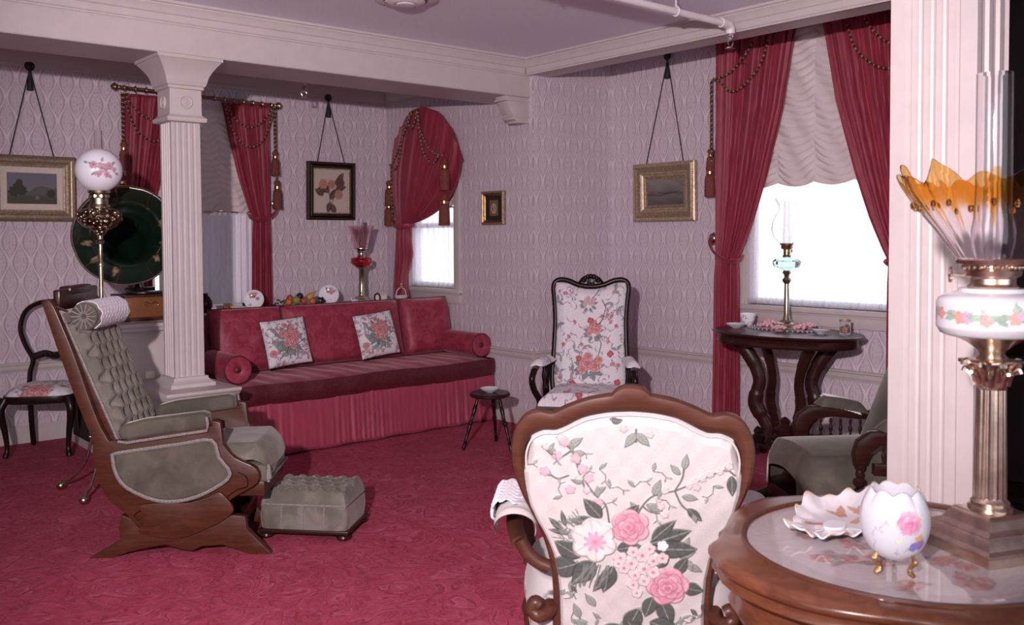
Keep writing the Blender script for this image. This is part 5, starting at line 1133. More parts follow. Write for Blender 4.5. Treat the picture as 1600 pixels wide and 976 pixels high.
# upholstered outside back, embossed and printed
iw = np.array(bez(inn, 6)); iw = iw[np.argsort(iw[:, 1])]
zt = lambda x: np.interp(np.abs(x), [0, .065, .126, .18, .205, .238, .272], [1.026, 1.022, 1.008, .98, .97, .969, .952])
def widz(z): return np.interp(z, [.30, .38, .49, .567, .633, .69, .74, .795, .85, .91, .952, 1.03], [.196, .196, .197, .202, .214, .235, .258, .278, .289, .290, .276, .262])
WHT, PK, PKD, PKL = (.395, .358, .35), (.40, .14, .20), (.20, .035, .065), (.50, .29, .33)
G1, G1D, G2, G2D = (.055, .062, .054), (.014, .017, .015), (.20, .215, .185), (.055, .06, .052)
def fg_paint(u, v):
    P = Paint(u, v, WHT); R = random.Random(5)
    # trailing stems
    for pts in ([(.116, .815), (.16, .835), (.20, .855), (.25, .875), (.275, .86)], [(.116, .815), (.06, .80), (.03, .77), (.01, .73)], [(.116, .815), (.135, .85), (.14, .88)], [(.116, .815), (.135, .775), (.165, .75)], [(-.12, .80), (-.14, .86), (-.16, .92), (-.20, .955)], [(-.16, .92), (-.20, .90), (-.24, .93)], [(-.23, .86), (-.20, .84), (-.17, .85)], [(0.013, .985), (.013, .95)], [(-.14, .86), (-.10, .80), (-.07, .77), (-.06, .72)], [(.03, .77), (.05, .755), (.075, .75)], [(-.16, .44), (-.13, .40), (-.10, .36)]):
        P.line([tuple(p) for p in bez(pts, 5)], .0026, (.085, .085, .075), .6)
    for x, y, L, a, dk in ((.013, .975, .052, -2.2, 0), (.013, .975, .052, -.8, 0), (.14, .875, .045, 1.4, 0), (.13, .86, .04, 2.3, 0), (.135, .80, .045, -.2, 0), (.15, .765, .055, -.75, 1), (.165, .75, .03, -1.2, 0), (.06, .80, .05, 1.2, 0), (.04, .775, .05, -.4, 0), (.02, .75, .04, 2.2, 0), (.265, .86, .06, -1.5, 1), (.25, .87, .03, 1.2, 0),
                        (-.14, .88, .045, 1.9, 0), (-.17, .93, .05, .6, 0), (-.20, .91, .04, 2.6, 0), (-.16, .91, .04, .1, 0), (-.22, .845, .03, 2.0, 0), (-.10, .80, .04, .6, 0), (-.09, .79, .035, 1.6, 0), (-.13, .83, .035, 2.9, 0), (-.145, .42, .05, 1.9, 0), (-.12, .39, .05, 2.6, 0), (.13, .62, .05, .4, 0), (.15, .60, .05, -.5, 0), (.14, .64, .045, 1.2, 0), (-.05, 1.0, .03, .3, 1), (-.03, 1.003, .03, 2.9, 1), (-.17, .50, .05, 1.3, 0), (-.10, .46, .05, 2.2, 0), (.0, .44, .05, .6, 0), (.03, .43, .04, 2.4, 0)):
        P.leaf(x, y, L, a, G1 if dk else G2, G1D if dk else G2D, .45, .7)
    for x, y in ((.17, .842), (.19, .85), (.21, .862), (.235, .87), (.09, .815), (.075, .79), (-.19, .955), (-.23, .93), (-.14, .845), (-.12, .81), (.175, .825), (.155, .83), (.26, .885), (.05, .97), (-.02, .985), (.09, .745), (.08, .77)): P.petals(x, y, .011, 5, (.40, .34, .33), (.14, .12, .12), x*50, .5, (.5, .36, .34))
    for x, y in ((-.20, .905), (-.13, .87), (-.115, .845), (-.18, .945), (-.235, .86), (-.165, .81), (-.15, .90), (-.09, .775)): P.petals(x, y, .015, 5, (.42, .27, .30), (.26, .11, .14), y*60, .5, (.6, .3, .34))
    for k in range(34):
        x, y = R.uniform(-.20, .20), R.uniform(.32, .66); 
        if abs(x) < .12 and .45 < y < .75: continue
        a = R.uniform(0, 6.28); q = [(x+.016*t_*math.cos(a+.5*t_), y+.016*t_*math.sin(a+.5*t_)) for t_ in range(4)]
        P.line(q, .0016, (.09, .09, .08), .4); P.leaf(q[1][0], q[1][1], .026, a+1.3, G2, G2D, .4, .5); P.leaf(q[-1][0], q[-1][1], .030, a-.6, G1 if k % 3 == 0 else G2, G1D if k % 3 == 0 else G2D, .4, .5)
    for x, y, a in ((-.255, .87, 2.0), (-.21, .88, .4), (-.12, .90, 1.2), (-.10, .86, 2.4), (-.18, .83, 3.0), (.05, .83, 1.8), (.09, .84, .9), (.19, .80, 5.6), (.06, .72, .3), (.10, .76, .8), (-.04, .77, 2.0), (-.02, .80, 1.2), (-.08, .83, .2)):
        q = [(x+.014*t_*math.cos(a+.5*t_), y+.014*t_*math.sin(a+.5*t_)) for t_ in range(4)]; P.line(q, .0016, (.12, .12, .10), .4); P.leaf(q[-1][0], q[-1][1], .028, a+.5, G2, G2D, .4, .5); P.leaf(q[1][0], q[1][1], .020, a-1.2, (.26, .28, .24), G2D, .4, .4)
    # dark leaves behind the bouquet
    for x, y, L, a, w_ in ((-.14, .61, .085, 2.6, .7), (-.15, .59, .09, 3.5, .75), (-.10, .60, .10, -2.3, .6), (-.08, .73, .075, 2.3, .55), (-.09, .71, .08, 3.0, .5), (-.02, .73, .06, .8, .5), (.05, .66, .12, .35, .42), (.06, .645, .12, .0, .45), (.055, .67, .09, .75, .4), (-.04, .64, .07, .2, .6), (-.05, .59, .09, -1.9, .5), (-.06, .57, .08, -2.2, .4), (.12, .57, .06, 1.0, .6), (.14, .53, .06, -.2, .7), (.06, .50, .07, -1.9, .6), (.08, .49, .09, -1.2, .55), (.02, .46, .09, -2.0, .6), (-.01, .42, .08, -1.0, .7), (.05, .42, .09, -.3, .6), (-.02, .40, .09, -2.7, .6), (.07, .59, .05, .8, .6), (-.19, .69, .05, 2.4, .4), (-.18, .70, .05, 1.8, .3), (-.17, .68, .06, 3.0, .3)):
        P.leaf(x, y, L, a, G1, G1D, w_, .6)
    for k in range(46): a = R.uniform(1.6, 3.6); x, y = -.16+R.uniform(-.03, .03), .70+R.uniform(-.05, .03); P.line([(x, y), (x+.03*math.cos(a), y+.03*math.sin(a))], .0016, (.13, .13, .12), .3)
    for k in range(14): a = R.uniform(-2.5, -1.7); x, y = -.11+R.uniform(-.02, .05), .59; P.line([(x, y), (x+.06*math.cos(a), y+.075*math.sin(a))], .002, (.11, .12, .11), .3)
    P.petals(-.103, .664, .066, 6, (.49, .445, .435), (.22, .17, .17), .4, 1, None, .18); P.petals(-.10, .660, .032, 9, (.62, .26, .34), (.40, .10, .16), 0, .8, (.5, .16, .20), .5)
    P.rose(-.005, .706, .052, PK, PKD, PKL, 1, .5); P.rose(.101, .53, .058, PK, PKD, PKL, 1, 2.0)
    for x, y, r in ((-.03, .615, .021), (.0, .60, .021), (.03, .625, .023), (.06, .61, .019), (.005, .635, .018), (.035, .585, .022), (-.02, .585, .019), (.06, .575, .02), (.01, .565, .018), (.035, .548, .018), (.085, .618, .018), (.005, .535, .017), (-.035, .598, .016), (.05, .645, .017), (.015, .51, .016)): P.petals(x, y, r, 5, (.48, .40, .40), (.14, .06, .075), x*70, .8, (.34, .09, .13), .22)
    for x, y, r in ((.085, .655, .016),): P.petals(x, y, r, 5, (.76, .62, .62), (.3, .14, .16), 0, .8)
    return P
def fg_back(sgn, nx, nz, paint):
    b = MB(); U, V = np.meshgrid(np.linspace(-1, 1, nx), np.linspace(0, 1, nz)); U, V = U.ravel(), V.ravel()
    z0 = .30+.726*V; x = U*(widz(z0)+.010); z = .30+(zt(x)+.006-.30)*V
    ed = np.minimum((1-np.abs(U))/.07, (1-V)/.05).clip(0, 1); puff = .030*ed**.6+.018*(1-U*U)*np.sin(PI*np.clip(V, .15, 1))
    if paint:
        P = fg_paint(x, z); H = P.h*.0065+.0010*np.sin(x*95)*np.sin(z*80); c = grain(P.c, .045)
    else: H = 0; c = np.tile(WHT, (len(x), 1))
    y = rec(z)-sgn*(puff+H)+(.010 if sgn < 0 else 0)
    n = nx; b.add(np.c_[x, y, z].tolist(), [(j*n+i, j*n+i+1, (j+1)*n+i+1, (j+1)*n+i) for j in range(nz-1) for i in range(n-1)]); b.c = [tuple(q) for q in c]; return b
fg_back(1, 330, 400, True).build('outside_back', 'print_relief', t, ang=85)
fg_back(-1, 40, 50, False).build('inside_back', 'print_relief', t, ang=85)
MB().tube([(x*.985, rec(z)-.022, z-.004*(z > .9)) for x, z in resample([(-a, q) for a, q in bez(list(reversed(inn)), 6)[:-1]]+bez(inn, 6), 150)], .0030, 6).build('welting', plain('white_welt', (.44, .38, .38), .8), t)
# arms, seat and legs
sp = rocker_print(91, .8, .6, False)
def arm_print(u, v):
    P = Paint(u, v, WHT); R = random.Random(9)
    for k in range(16):
        x, y, a = R.uniform(-.2, .2), R.uniform(-.25, .25), R.uniform(0, 6); P.line([(x, y), (x+.05*math.cos(a), y+.05*math.sin(a))], .002, (.16, .16, .15)); P.leaf(x, y, .045, a, G2, G2D); P.leaf(x+.02, y, .05, a+2, G1, G1D)
        if k % 2 == 0: P.petals(x, y+.03, .018, 5, (.74, .50, .52), PKD, a, 0, (.5, .2, .24))
    return P.c
for s_ in (-1, 1):
    MB().tube(bez([(s_*.232, .0, .56), (s_*.262, .0, .572), (s_*.292, .0, .596), (s_*.316, .0, .636)], 6), .022, 10, flat=(.9, .9)).build('arm_scroll', 'fg_walnut', t)
    MB().tube(bez([(s_*.32, .03, .615), (s_*.35, .16, .625), (s_*.365, .30, .63), (s_*.36, .40, .60), (s_*.345, .43, .53), (s_*.33, .41, .42)], 6), .026, 10, flat=(1, .8)).build('arm_rail', 'fg_walnut', t)
    b = MB(); b.grid(lambda U, V, s_=s_: np.c_[s_*(.335+.030*V)+.062*np.sin((U-.5)*PI*1.25), .04+.34*V, .632+.075*np.cos((U-.5)*PI*1.0)*np.clip(np.minimum(V+.15, 1.05-V)/.2, 0, 1)**.5+.004*np.sin(V*30)], 50, 70, col=lambda U, V: arm_print((U-.5)*.2, (V-.5)*.34)); b.build('arm_pad', 'print', t, ang=80)
    if s_ < 0:
        o = MB().grid(lambda U, V: np.c_[-.345-.012*V+.070*np.sin((U-.62)*PI*1.15)+.004*np.sin(V*44), .10+.24*V+.012*np.sin(U*38), .640+.079*np.cos((U-.5)*PI*1.0)], 50, 50).build('lace_doily', 'lace', t); md = o.modifiers.new('t', 'SOLIDIFY'); md.thickness = .003
    MB().tube(bez([(s_*.225, -.005, .46), (s_*.235, .0, .43), (s_*.262, .005, .415), (s_*.282, .01, .43), (s_*.275, .01, .452), (s_*.26, .01, .445)], 6), .020, 10).build('stile_scroll', 'fg_walnut', t)
    MB().tube(bez([(s_*.226, .01, .30), (s_*.235, -.03, .15), (s_*.25, -.09, .012)], 6), [.024]*5+[.021]*4+[.018]*4, 10).build('rear_leg', 'fg_walnut', t)
    MB().tube(bez([(s_*.32, .50, .28), (s_*.345, .54, .20), (s_*.325, .52, .08), (s_*.33, .54, .018)], 6), [.034]*6+[.026]*6+[.02]*7, 10).build('front_leg', 'fg_walnut', t)
def fseat(U, V):
    a = U*2*PI; p = 3.4; k = (np.abs(np.cos(a))**p+np.abs(np.sin(a))**p)**(-1/p); q = np.interp(V, [0, .45, .75, 1], [.93, 1.0, .93, 0]); z = np.interp(V, [0, .1, .45, .62, .75, .85, 1], [.27, .30, .42, .475, .50, .515, .525])
    y = .27+.275*k*np.sin(a)*q; x = (.335+.09*(y-.27))*k*np.cos(a)*q; return np.c_[x, y, z]
b = MB(); b.grid(fseat, 150, 50, closeu=True, col=lambda U, V: arm_print(((U*5) % 1-.5)*.4, (V-.5)*.5)); b.build('seat', 'print', t, ang=80)
MB().lathe([(.30, .225), (.325, .23), (.333, .25), (.325, .28), (.30, .28)], 60, (0, .27, 0), sy=.84, wob=lambda a, j, z: (abs(math.cos(a))**3.4+abs(math.sin(a))**3.4)**(-1/3.4)).build('seat_rail', 'fg_walnut', t)

# ================================================================== GLASS-TOPPED SERPENTINE TABLE
TX, TY, TZ = 2.074, 1.027, .78
RIMA = np.radians([-180, -172, -163, -156, -150, -141, -126, -105, -85, -65, -45, -25, -10, 8, 21, 34, 45, 58, 76, 88, 100, 108, 114, 120, 125, 130, 134, 138, 143, 150, 160, 170, 180]); RIMR = np.array([.452, .444, .430, .422, .420, .426, .438, .450, .470, .452, .440, .462, .428, .430, .438, .463, .440, .454, .478, .464, .440, .424, .420, .428, .424, .434, .452, .456, .452, .462, .463, .458, .452])
def rimw(a): a = (a+PI) % (2*PI)-PI; return float(np.interp(a, RIMA, RIMR))/.445
t = thing('parlour_table', 'walnut serpentine-edged parlour table with glass top over lace cloth', 'table', (TX, TY, 0))
NW = 180
b = MB(); b.lathe([(.352, TZ-.012), (.362, TZ), (.372, TZ+.001), (.378, TZ-.001), (.420, TZ-.002), (.434, TZ-.006), (.443, TZ-.014), (.445, TZ-.022), (.440, TZ-.030), (.428, TZ-.034), (.426, TZ-.040), (.434, TZ-.046), (.436, TZ-.056), (.428, TZ-.064), (.410, TZ-.068), (.352, TZ-.068)], NW, cap=False, wob=lambda a, j, z: 1+(rimw(a)-1)*(0 if j < 3 or j > 14 else min(1, (j-2)/3))); b.build('rim', 'table_walnut', t, ang=50)
b = MB(); b.lathe([(.415, TZ-.066), (.395, TZ-.075), (.392, TZ-.12), (.398, TZ-.135), (.390, TZ-.15), (.36, TZ-.152), (.36, TZ-.066)], NW, cap=False, wob=lambda a, j, z: 1+(rimw(a)-1)*1.0); b.build('apron', 'table_walnut', t, ang=50)
def glass_top():
    b = MB(); b.lathe([(.354, TZ-.010), (.357, TZ-.003)]+[(.357*k/46, TZ-.003) for k in range(46, 0, -1)]+[(1e-5, TZ-.003)], 150, cap=False)
    V_ = np.array(b.v); P = Paint(V_[:, 0], V_[:, 1], (.36, .31, .32)); n = np.sin(V_[:, 0]*520)*np.sin(V_[:, 1]*520); P.c *= (1+.10*n)[:, None]
    rr = np.hypot(V_[:, 0], V_[:, 1]); P.c *= np.where(rr > .30, .88, 1.0)[:, None]
    for cx, cy, sd_ in ((-.13, -.02, 1), (-.06, .08, 2), (-.02, -.12, 3), (.10, .02, 4), (-.20, .06, 5), (.05, .17, 6), (.08, -.17, 7), (-.10, -.20, 8), (.22, .08, 9), (-.08, .22, 10), (-.22, -.12, 11)):
        R = random.Random(sd_)
        for k in range(6): P.leaf(cx+R.uniform(-.02, .02), cy+R.uniform(-.02, .02), .05, R.uniform(0, 6), (.22, .18, .17), (.12, .09, .09), .5)
        for k in range(4): P.rose(cx+R.uniform(-.04, .04), cy+R.uniform(-.035, .035), R.uniform(.014, .026), (.30, .11, .11), (.14, .04, .045), (.40, .24, .23))
    b.c = [tuple(q) for q in P.c]; return b
glass_top().build('glass_top', 'table_glass', t)
MB().tube([(.366*math.cos(a), .366*math.sin(a), TZ+.001) for a in np.linspace(0, 2*PI, 90, endpoint=False)], .006, 6, closed=True).build('inner_bead', 'fg_walnut', t)
MB().lathe([(.05, .18), (.09, .20), (.06, .25), (.045, .34), (.07, .42), (.085, .47), (.05, .52), (.06, .60), (.10, .625), (.30, .632), (.30, .712)], 24).build('pedestal', 'table_walnut', t)
for k in range(4):
    a = PI/4+k*PI/2; ca, sa = math.cos(a), math.sin(a); MB().tube(bez([(.05*ca, .05*sa, .28), (.16*ca, .16*sa, .24), (.25*ca, .25*sa, .12), (.33*ca, .33*sa, .035)], 6), [.035]*7+[.03]*6+[.024]*6, 10, flat=(.7, 1.1)).build('leg', 'table_walnut', t)

# ------------------------------------------------------------------ banquet lamp on the table
LX, LY = 2.197, .890; rz_ = math.atan2(.831-LY, 2.051-LX)+PI/4
t = thing('banquet_lamp', 'tall column banquet lamp with amber-edged ruffled glass shade on the parlour table', 'lamp', (LX, LY, TZ-.0025), rz_)
z0 = 0
sq_stack([(.108, .108, 0), (.108, .108, .020), (.112, .112, .024), (.112, .112, .028), (.100, .100, .034), (.092, .092, .050), (.088, .088, .054), (.086, .086, .058), (.070, .070, .066), (.060, .060, .084), (.056, .056, .086), (.056, .056, .092), (.046, .046, .096)]).build('stepped_base', 'silver', t, ang=25)
MB().lathe([(.047, .094), (.048, .102), (.040, .106), (.042, .112), (.036, .117), (.0335, .122)], 32).build('plinth_ring', 'silver', t)
MB().lathe([(.0335, .118), (.0325, .20), (.031, .30), (.0300, .374)], 96, wob=lambda a, j, z: 1+.045*math.cos(a*16)).build('fluted_column', 'silver', t)
cp = MB(); cp.lathe([(.031, .370), (.034, .374), (.031, .378), (.033, .40), (.040, .425), (.044, .43)], 32)
for k in range(8):
    a = 2*PI*k/8; ca, sa = math.cos(a), math.sin(a); cp.tube(bez([(.032*ca, .032*sa, .378), (.038*ca, .038*sa, .40), (.050*ca, .050*sa, .414), (.054*ca, .054*sa, .406)], 4), .008, 6, flat=(1.2, .6))
    a += PI/8; ca, sa = math.cos(a), math.sin(a); cp.tube(bez([(.034*ca, .034*sa, .39), (.042*ca, .042*sa, .418), (.056*ca, .056*sa, .432), (.060*ca, .060*sa, .424)], 4), .008, 6, flat=(1.2, .6))
cp.box(-.050, .050, -.050, .050, .428, .438, .003); cp.build('corinthian_capital', 'silver', t)
MB().lathe([(.030, .436), (.034, .442), (.026, .450), (.030, .458), (.052, .476), (.078, .488), (.090, .492), (.05, .494)], 40).build('font_cup', 'silver', t)
fb = MB(); fb.lathe([(.06, .490), (.098, .492), (.110, .498), (.116, .510)]+[(.1175, .510+.06*k/24) for k in range(1, 25)]+[(.114, .578), (.100, .586), (.075, .592), (.070, .600), (.045, .602)], 200, cap=False); FV = np.array(fb.v); P = Paint(np.arctan2(FV[:, 1], FV[:, 0])*.117, FV[:, 2]-.54, (.50, .50, .52)); RR = random.Random(2)
for k in range(26):
    x = -.367+.734*k/26; y = .006*math.sin(k*1.3)
    P.line([(x, y), (x+.014, y+.004), (x+.028, .006*math.sin((k+1)*1.3))], .0016, (.45, .36, .28))
    P.leaf(x, y, .034, RR.uniform(0, 6.28), (.24, .34, .27), (.14, .2, .16)); P.leaf(x+.01, y, .03, RR.uniform(0, 6.28), (.30, .37, .28), (.16, .2, .16))
    if k % 2: P.petals(x+.01, y+RR.uniform(-.008, .008), .015, 5, (.50, .24, .20), (.30, .12, .1), k)
    elif k % 4 == 0: P.petals(x, y+.004, .015, 5, (.42, .28, .36), (.30, .16, .22), k)
fb.c = [tuple(q) for q in P.c]; fb.build('painted_font', 'opal', t)
bu = MB(); bu.lathe([(.050, .598), (.054, .604), (.048, .61), (.048, .622), (.058, .628), (.060, .640), (.052, .646), (.052, .652), (.078, .656), (.080, .664), (.070, .668), (.04, .668)], 48); bu.build('burner', 'silver', t)
for k in range(26): a = 2*PI*k/26; MB().sphere((.061*math.cos(a), .061*math.sin(a), .648), .005, 6, 5).build('gallery_bead', 'silver', t)
wk = Matrix.Rotation(-rz_, 4, 'Z')
kd = wk @ Vector((-.42, .90, 0)); MB().tube([kd*.05+Vector((0, 0, .628)), kd*.085+Vector((0, 0, .630))], .005, 8).build('wick_stem', 'silver', t)
MB().lathe([(.004, -.005), (.016, -.004), (.018, 0), (.016, .004), (.006, .005), (1e-5, .006)], 20, kd*.088+Vector((0, 0, .630)), axis=kd, wob=lambda a, j, z: 1+.07*math.cos(a*10)).build('wick_wheel', 'silver', t)
# ruffled shade: clear ribbed bowl, amber crimped edge with drips
sb = MB(); NSH = 168; profs = [(.070, .662), (.078, .672), (.098, .70), (.120, .732), (.142, .760), (.157, .780), (.170, .798), (.182, .814), (.192, .830), (.198, .846)]
def shade_v(off):
    vs = []; cs = []
    for j, (r, z) in enumerate(profs):
        f_ = max(0, (j-5)/(len(profs)-6))
        for i in range(NSH):
            a = 2*PI*i/NSH; ruff = math.cos(a*14)+.4*math.sin(a*9+1); spike = max(0, math.cos(a*5+.9))**4+.5*max(0, math.cos(a*7+2.1))**4
            rr = r+off+.003*math.cos(a*24)*(j/9)+f_*.011*ruff; zz = z+f_*(.012*ruff+.030*spike)
            vs.append((rr*math.cos(a), rr*math.sin(a), zz))
            drip = .45*max(0, math.cos(a*24))**2
            am = max(0, min(1, (j-5.2+drip*5)/1.0))
            cs.append(tuple(np.array((.97, .94, .96))*(1-am)+np.array((.84, .52, .18))*am))
    return vs, cs
v1, c1 = shade_v(0); v2, c2 = shade_v(-.0035); NJ = len(profs)
fs = [(j*NSH+i, j*NSH+(i+1) % NSH, (j+1)*NSH+(i+1) % NSH, (j+1)*NSH+i) for j in range(NJ-1) for i in range(NSH)]; sb.add(v1, fs); off_ = len(v1); sb.v += v2; sb.f += [tuple(q+off_ for q in reversed(f_)) for f_ in fs]
sb.f += [((NJ-1)*NSH+i, (NJ-1)*NSH+(i+1) % NSH, off_+(NJ-1)*NSH+(i+1) % NSH, off_+(NJ-1)*NSH+i) for i in range(NSH)]+[(i, off_+i, off_+(i+1) % NSH, (i+1) % NSH) for i in range(NSH)]
sb.c = c1+c2; sh_ = sb.build('ruffled_shade', 'amber', t, ang=60)
AMB = glass('amber_drop_glass', (.86, .56, .24), .04)
for k in range(24):
    a = 2*PI*(k+.0)/24; i_ = int(round(a/(2*PI)*NSH)) % NSH; p5 = Vector(v1[5*NSH+i_]); p8 = Vector(v1[8*NSH+i_]); n_ = Vector((math.cos(a), math.sin(a), -.5)).normalized()*.003
    MB().sphere(p5*.75+p8*.25+n_*1.0-Vector((0, 0, .006*(k % 3))), .0058, 10, 8, sc=(1, 1, 1.5)).build('amber_drop', AMB, sh_)
ch = MB(); ch.lathe([(.038, .664), (.045, .70), (.046, .73), (.040, .78), (.0385, .85), (.038, 1.085), (.0362, 1.085), (.0367, .85), (.038, .78), (.044, .73), (.043, .70), (.036, .664)], 48, cap=False, wob=lambda a, j, z: 1+.012*math.sin(a*3+z*60)); ch.build('chimney', 'clear', t)

# ------------------------------------------------------------------ egg vase on gold feet
t = thing('egg_vase', 'white egg-shaped china vase with pink rose on gold feet', 'vase', (1.90, .965, TZ-.0025))
eb = MB(); er = .0715
ep = [(1e-5, .026)]+[(er*math.sin(q)**.9*(1+.10*math.cos(q)*0)*(1 if q < PI/2 else 1-.10*((q-PI/2)/(PI/2))**1.5), .026+.088*(1-math.cos(q))*(1 if q < PI/2 else 1.0)) for q in np.linspace(.12, 2.36, 54)]
eb.lathe(ep, 150, cap=False); top_r, top_z = ep[-1]
V_ = [list(v) for v in eb.v]; n0 = len(V_)
for i, v in enumerate(V_):
    j = i//150; 
    if j > 40:
        a = math.atan2(v[1], v[0]); v[2] += (j-40)/(len(ep)-41)*(.010*abs(math.cos(a*4))-.004)
eb.v = [tuple(v) for v in V_]
inn_ = MB(); q_ = [eb.v[(len(ep)-1)*150+i] for i in range(150)]
eb.v += [(x*.94, y*.94, z-.001) for x, y, z in q_]+[(x*.97, y*.97, z-.05) for x, y, z in q_]+[(x*.6, y*.6, z-.11) for x, y, z in q_]
L0 = (len(ep)-1)*150
for s_ in range(3):
    A, B_ = (L0 if s_ == 0 else n0+(s_-1)*150), n0+s_*150; eb.f += [(A+i, A+(i+1) % 150, B_+(i+1) % 150, B_+i) for i in range(150)]
EV = np.array(eb.v); ang_ = math.atan2(-.965, -1.90); th = (np.arctan2(EV[:, 1], EV[:, 0])-ang_+PI) % (2*PI)-PI
P = Paint(th*er, EV[:, 2], (.47, .47, .51))
for x, y, a in ((.028, .105, .6), (.055, .12, 1.2), (.05, .08, -.8), (.02, .09, 3.5)): P.leaf(x, y, .022, a, (.55, .55, .40), (.35, .35, .25))
P.rose(.030, .124, .026, (.46, .13, .25), (.28, .04, .12), (.56, .32, .40)); P.petals(.055, .088, .013, 5, (.48, .30, .14), (.45, .25, .1), 0); P.petals(.045, .072, .012, 5, (.16, .15, .40), (.1, .08, .28), 0); P.petals(.062, .075, .013, 5, (.26, .15, .40), (.14, .08, .25), 0)
for x, y in ((-.03, .11), (-.02, .125), (-.05, .07), (.0, .055), (.025, .06), (-.045, .10)): P.line([(x, y), (x+.008, y+.006), (x+.004, y+.012)], .0013, (.36, .32, .38)); P.leaf(x, y, .014, x*40, (.40, .38, .42), (.30, .27, .34))
P.c[n0:] = (.42, .42, .46)
rimm = (EV[:, 2] > top_z-.004) & (np.arange(len(EV)) >= L0-150) & (np.arange(len(EV)) < n0)
eb.c = [tuple(q) for q in P.c]; eb.build('egg_body', 'china', t)
MB().tube([(x*.985, y*.985, z+.0005) for x, y, z in q_[::2]], .0011, 5, closed=True).build('gilt_rim', 'gilt_light', t)
for k in range(3):
    a = ang_-.62+k*2*PI/3 if k != 2 else ang_-.62+4*PI/3; a = ang_+(-.75, .75, PI)[k]; ca, sa = math.cos(a), math.sin(a)
    MB().tube(bez([(.050*ca, .050*sa, .050), (.058*ca, .058*sa, .036), (.046*ca, .046*sa, .022), (.046*ca, .046*sa, .012), (.056*ca, .056*sa, .006)], 5), [.0035, .004, .0045, .005, .006, .0065, .006, .0055, .005, .005, .0048, .0045, .005, .0055, .006, .0065, .0065, .006, .0055, .005, .0045], 8).build('gold_foot', 'gold', t)

# ------------------------------------------------------------------ ruffled shell dish
t = thing('shell_dish', 'white ruffled porcelain leaf dish with gilt edges on the glass top', 'dish', (2.085, 1.205, TZ-.0025), math.radians(8))
def leaf_dish(U, V):
    a = U*2*PI; q = V; lob = 1+(.028*np.cos(a*17)+.025*np.cos(a*11+1))*q**4+.10*np.cos(a*5+.6)*q**2
    x = (.190*np.cos(a)+.02*np.cos(2*a))*q*lob; y = .105*np.sin(a)*q*lob*(1+.25*np.cos(a))
    z = .006+.022*q**3+(.006*np.cos(a*17)+.005*np.cos(a*11+1))*q**5+.020*q**2*np.clip(np.cos(a), 0, 1)+.006*np.cos(a*5)*q**3; return np.c_[x, y, z]
def ld_col(U, V):
    X_ = leaf_dish(U, V); P = Paint(X_[:, 0], X_[:, 1], (.50, .475, .49))
    for x, y, a in ((.07, .02, .4), (-.03, .03, 2.2), (.04, -.03, -1), (.11, -.01, 0), (-.06, -.02, 3.5)): P.leaf(x, y, .05, a, (.38, .22, .14), (.26, .13, .07)); P.leaf(x, y, .04, a+1.2, (.42, .26, .18), (.28, .15, .08)); P.petals(x, y, .016, 5, (.40, .20, .13), (.40, .2, .12), a)
    g = np.clip((V-.93)/.05, 0, 1)*np.clip(np.cos(U*2*PI*17)*.7+.15, 0, 1); P.c = P.c*(1-g[:, None])+np.array((.45, .27, .14))*g[:, None]; return P.c
b = MB(); b.grid(leaf_dish, 180, 50, closeu=True, col=ld_col); o = b.build('leaf_bowl', 'china', t, ang=80); md = o.modifiers.new('t', 'SOLIDIFY'); md.thickness = .004; md.offset = 1
MB().lathe([(.035, 0), (.038, .003), (.036, .012)], 32, (-.02, 0, 0), sy=.7).build('foot_ring', 'porc', t)
# ================================================================== OVAL CONSOLE TABLE BY THE BIG WINDOW
CX, CY, CZ = 5.29, 3.44, .87
t = thing('oval_table', 'dark mahogany oval table with scrolled legs under the large window', 'table', (CX, CY, 0))
MB().lathe([(.30, CZ-.022), (.352, CZ-.022), (.366, CZ-.014), (.370, CZ-.007), (.364, CZ), (.352, CZ+.001), (1e-5, CZ+.001)], 72, sy=1.41).build('top', 'dark_wood', t, ang=50)
MB().lathe([(.33, CZ-.080), (.342, CZ-.078), (.345, CZ-.070), (.338, CZ-.064), (.338, CZ-.030), (.346, CZ-.022), (.30, CZ-.022)], 72, sy=1.41).build('apron', 'dark_wood', t, ang=50)
for sx in (-1, 1):
    for sy_ in (-1, 1):
        dx, dy = sx*.45, sy_*.89; pr = [(.30, CZ-.075), (.255, .74), (.195, .64), (.165, .54), (.185, .45), (.190, .38), (.150, .30), (.115, .22), (.15, .13), (.22, .075), (.29, .05)]
        MB().tube([(dx*r, dy*r, z) for r, z in bez(pr, 6)], [.042]*12+[.038]*12+[.044]*12+[.036]*14+[.03]*11, 10, flat=(.65, 1.15)).build('leg', 'dark_wood', t)
        MB().sphere((dx*.29, dy*.29, .035), .035, 12, 8).build('foot', 'dark_wood', t)
b = MB(); b.lathe([(.06, .10), (.15, .105), (.16, .12), (.155, .135), (.06, .14), (.05, .15), (.07, .165), (.05, .19), (.06, .22), (.035, .25), (.02, .265), (.03, .28), (.015, .30), (1e-5, .31)], 24, sy=1.3); b.build('base_platform', 'dark_wood', t)
b = MB(); b.lathe([(.03, .10), (.03, .14), (.045, .155), (.05, .175), (.03, .19), (.022, .20), (.03, .215), (.018, .235), (1e-5, .25)], 16, (-.13, .12, 0)); b.build('finial', 'black_wood', t)
ZT = CZ+.0015
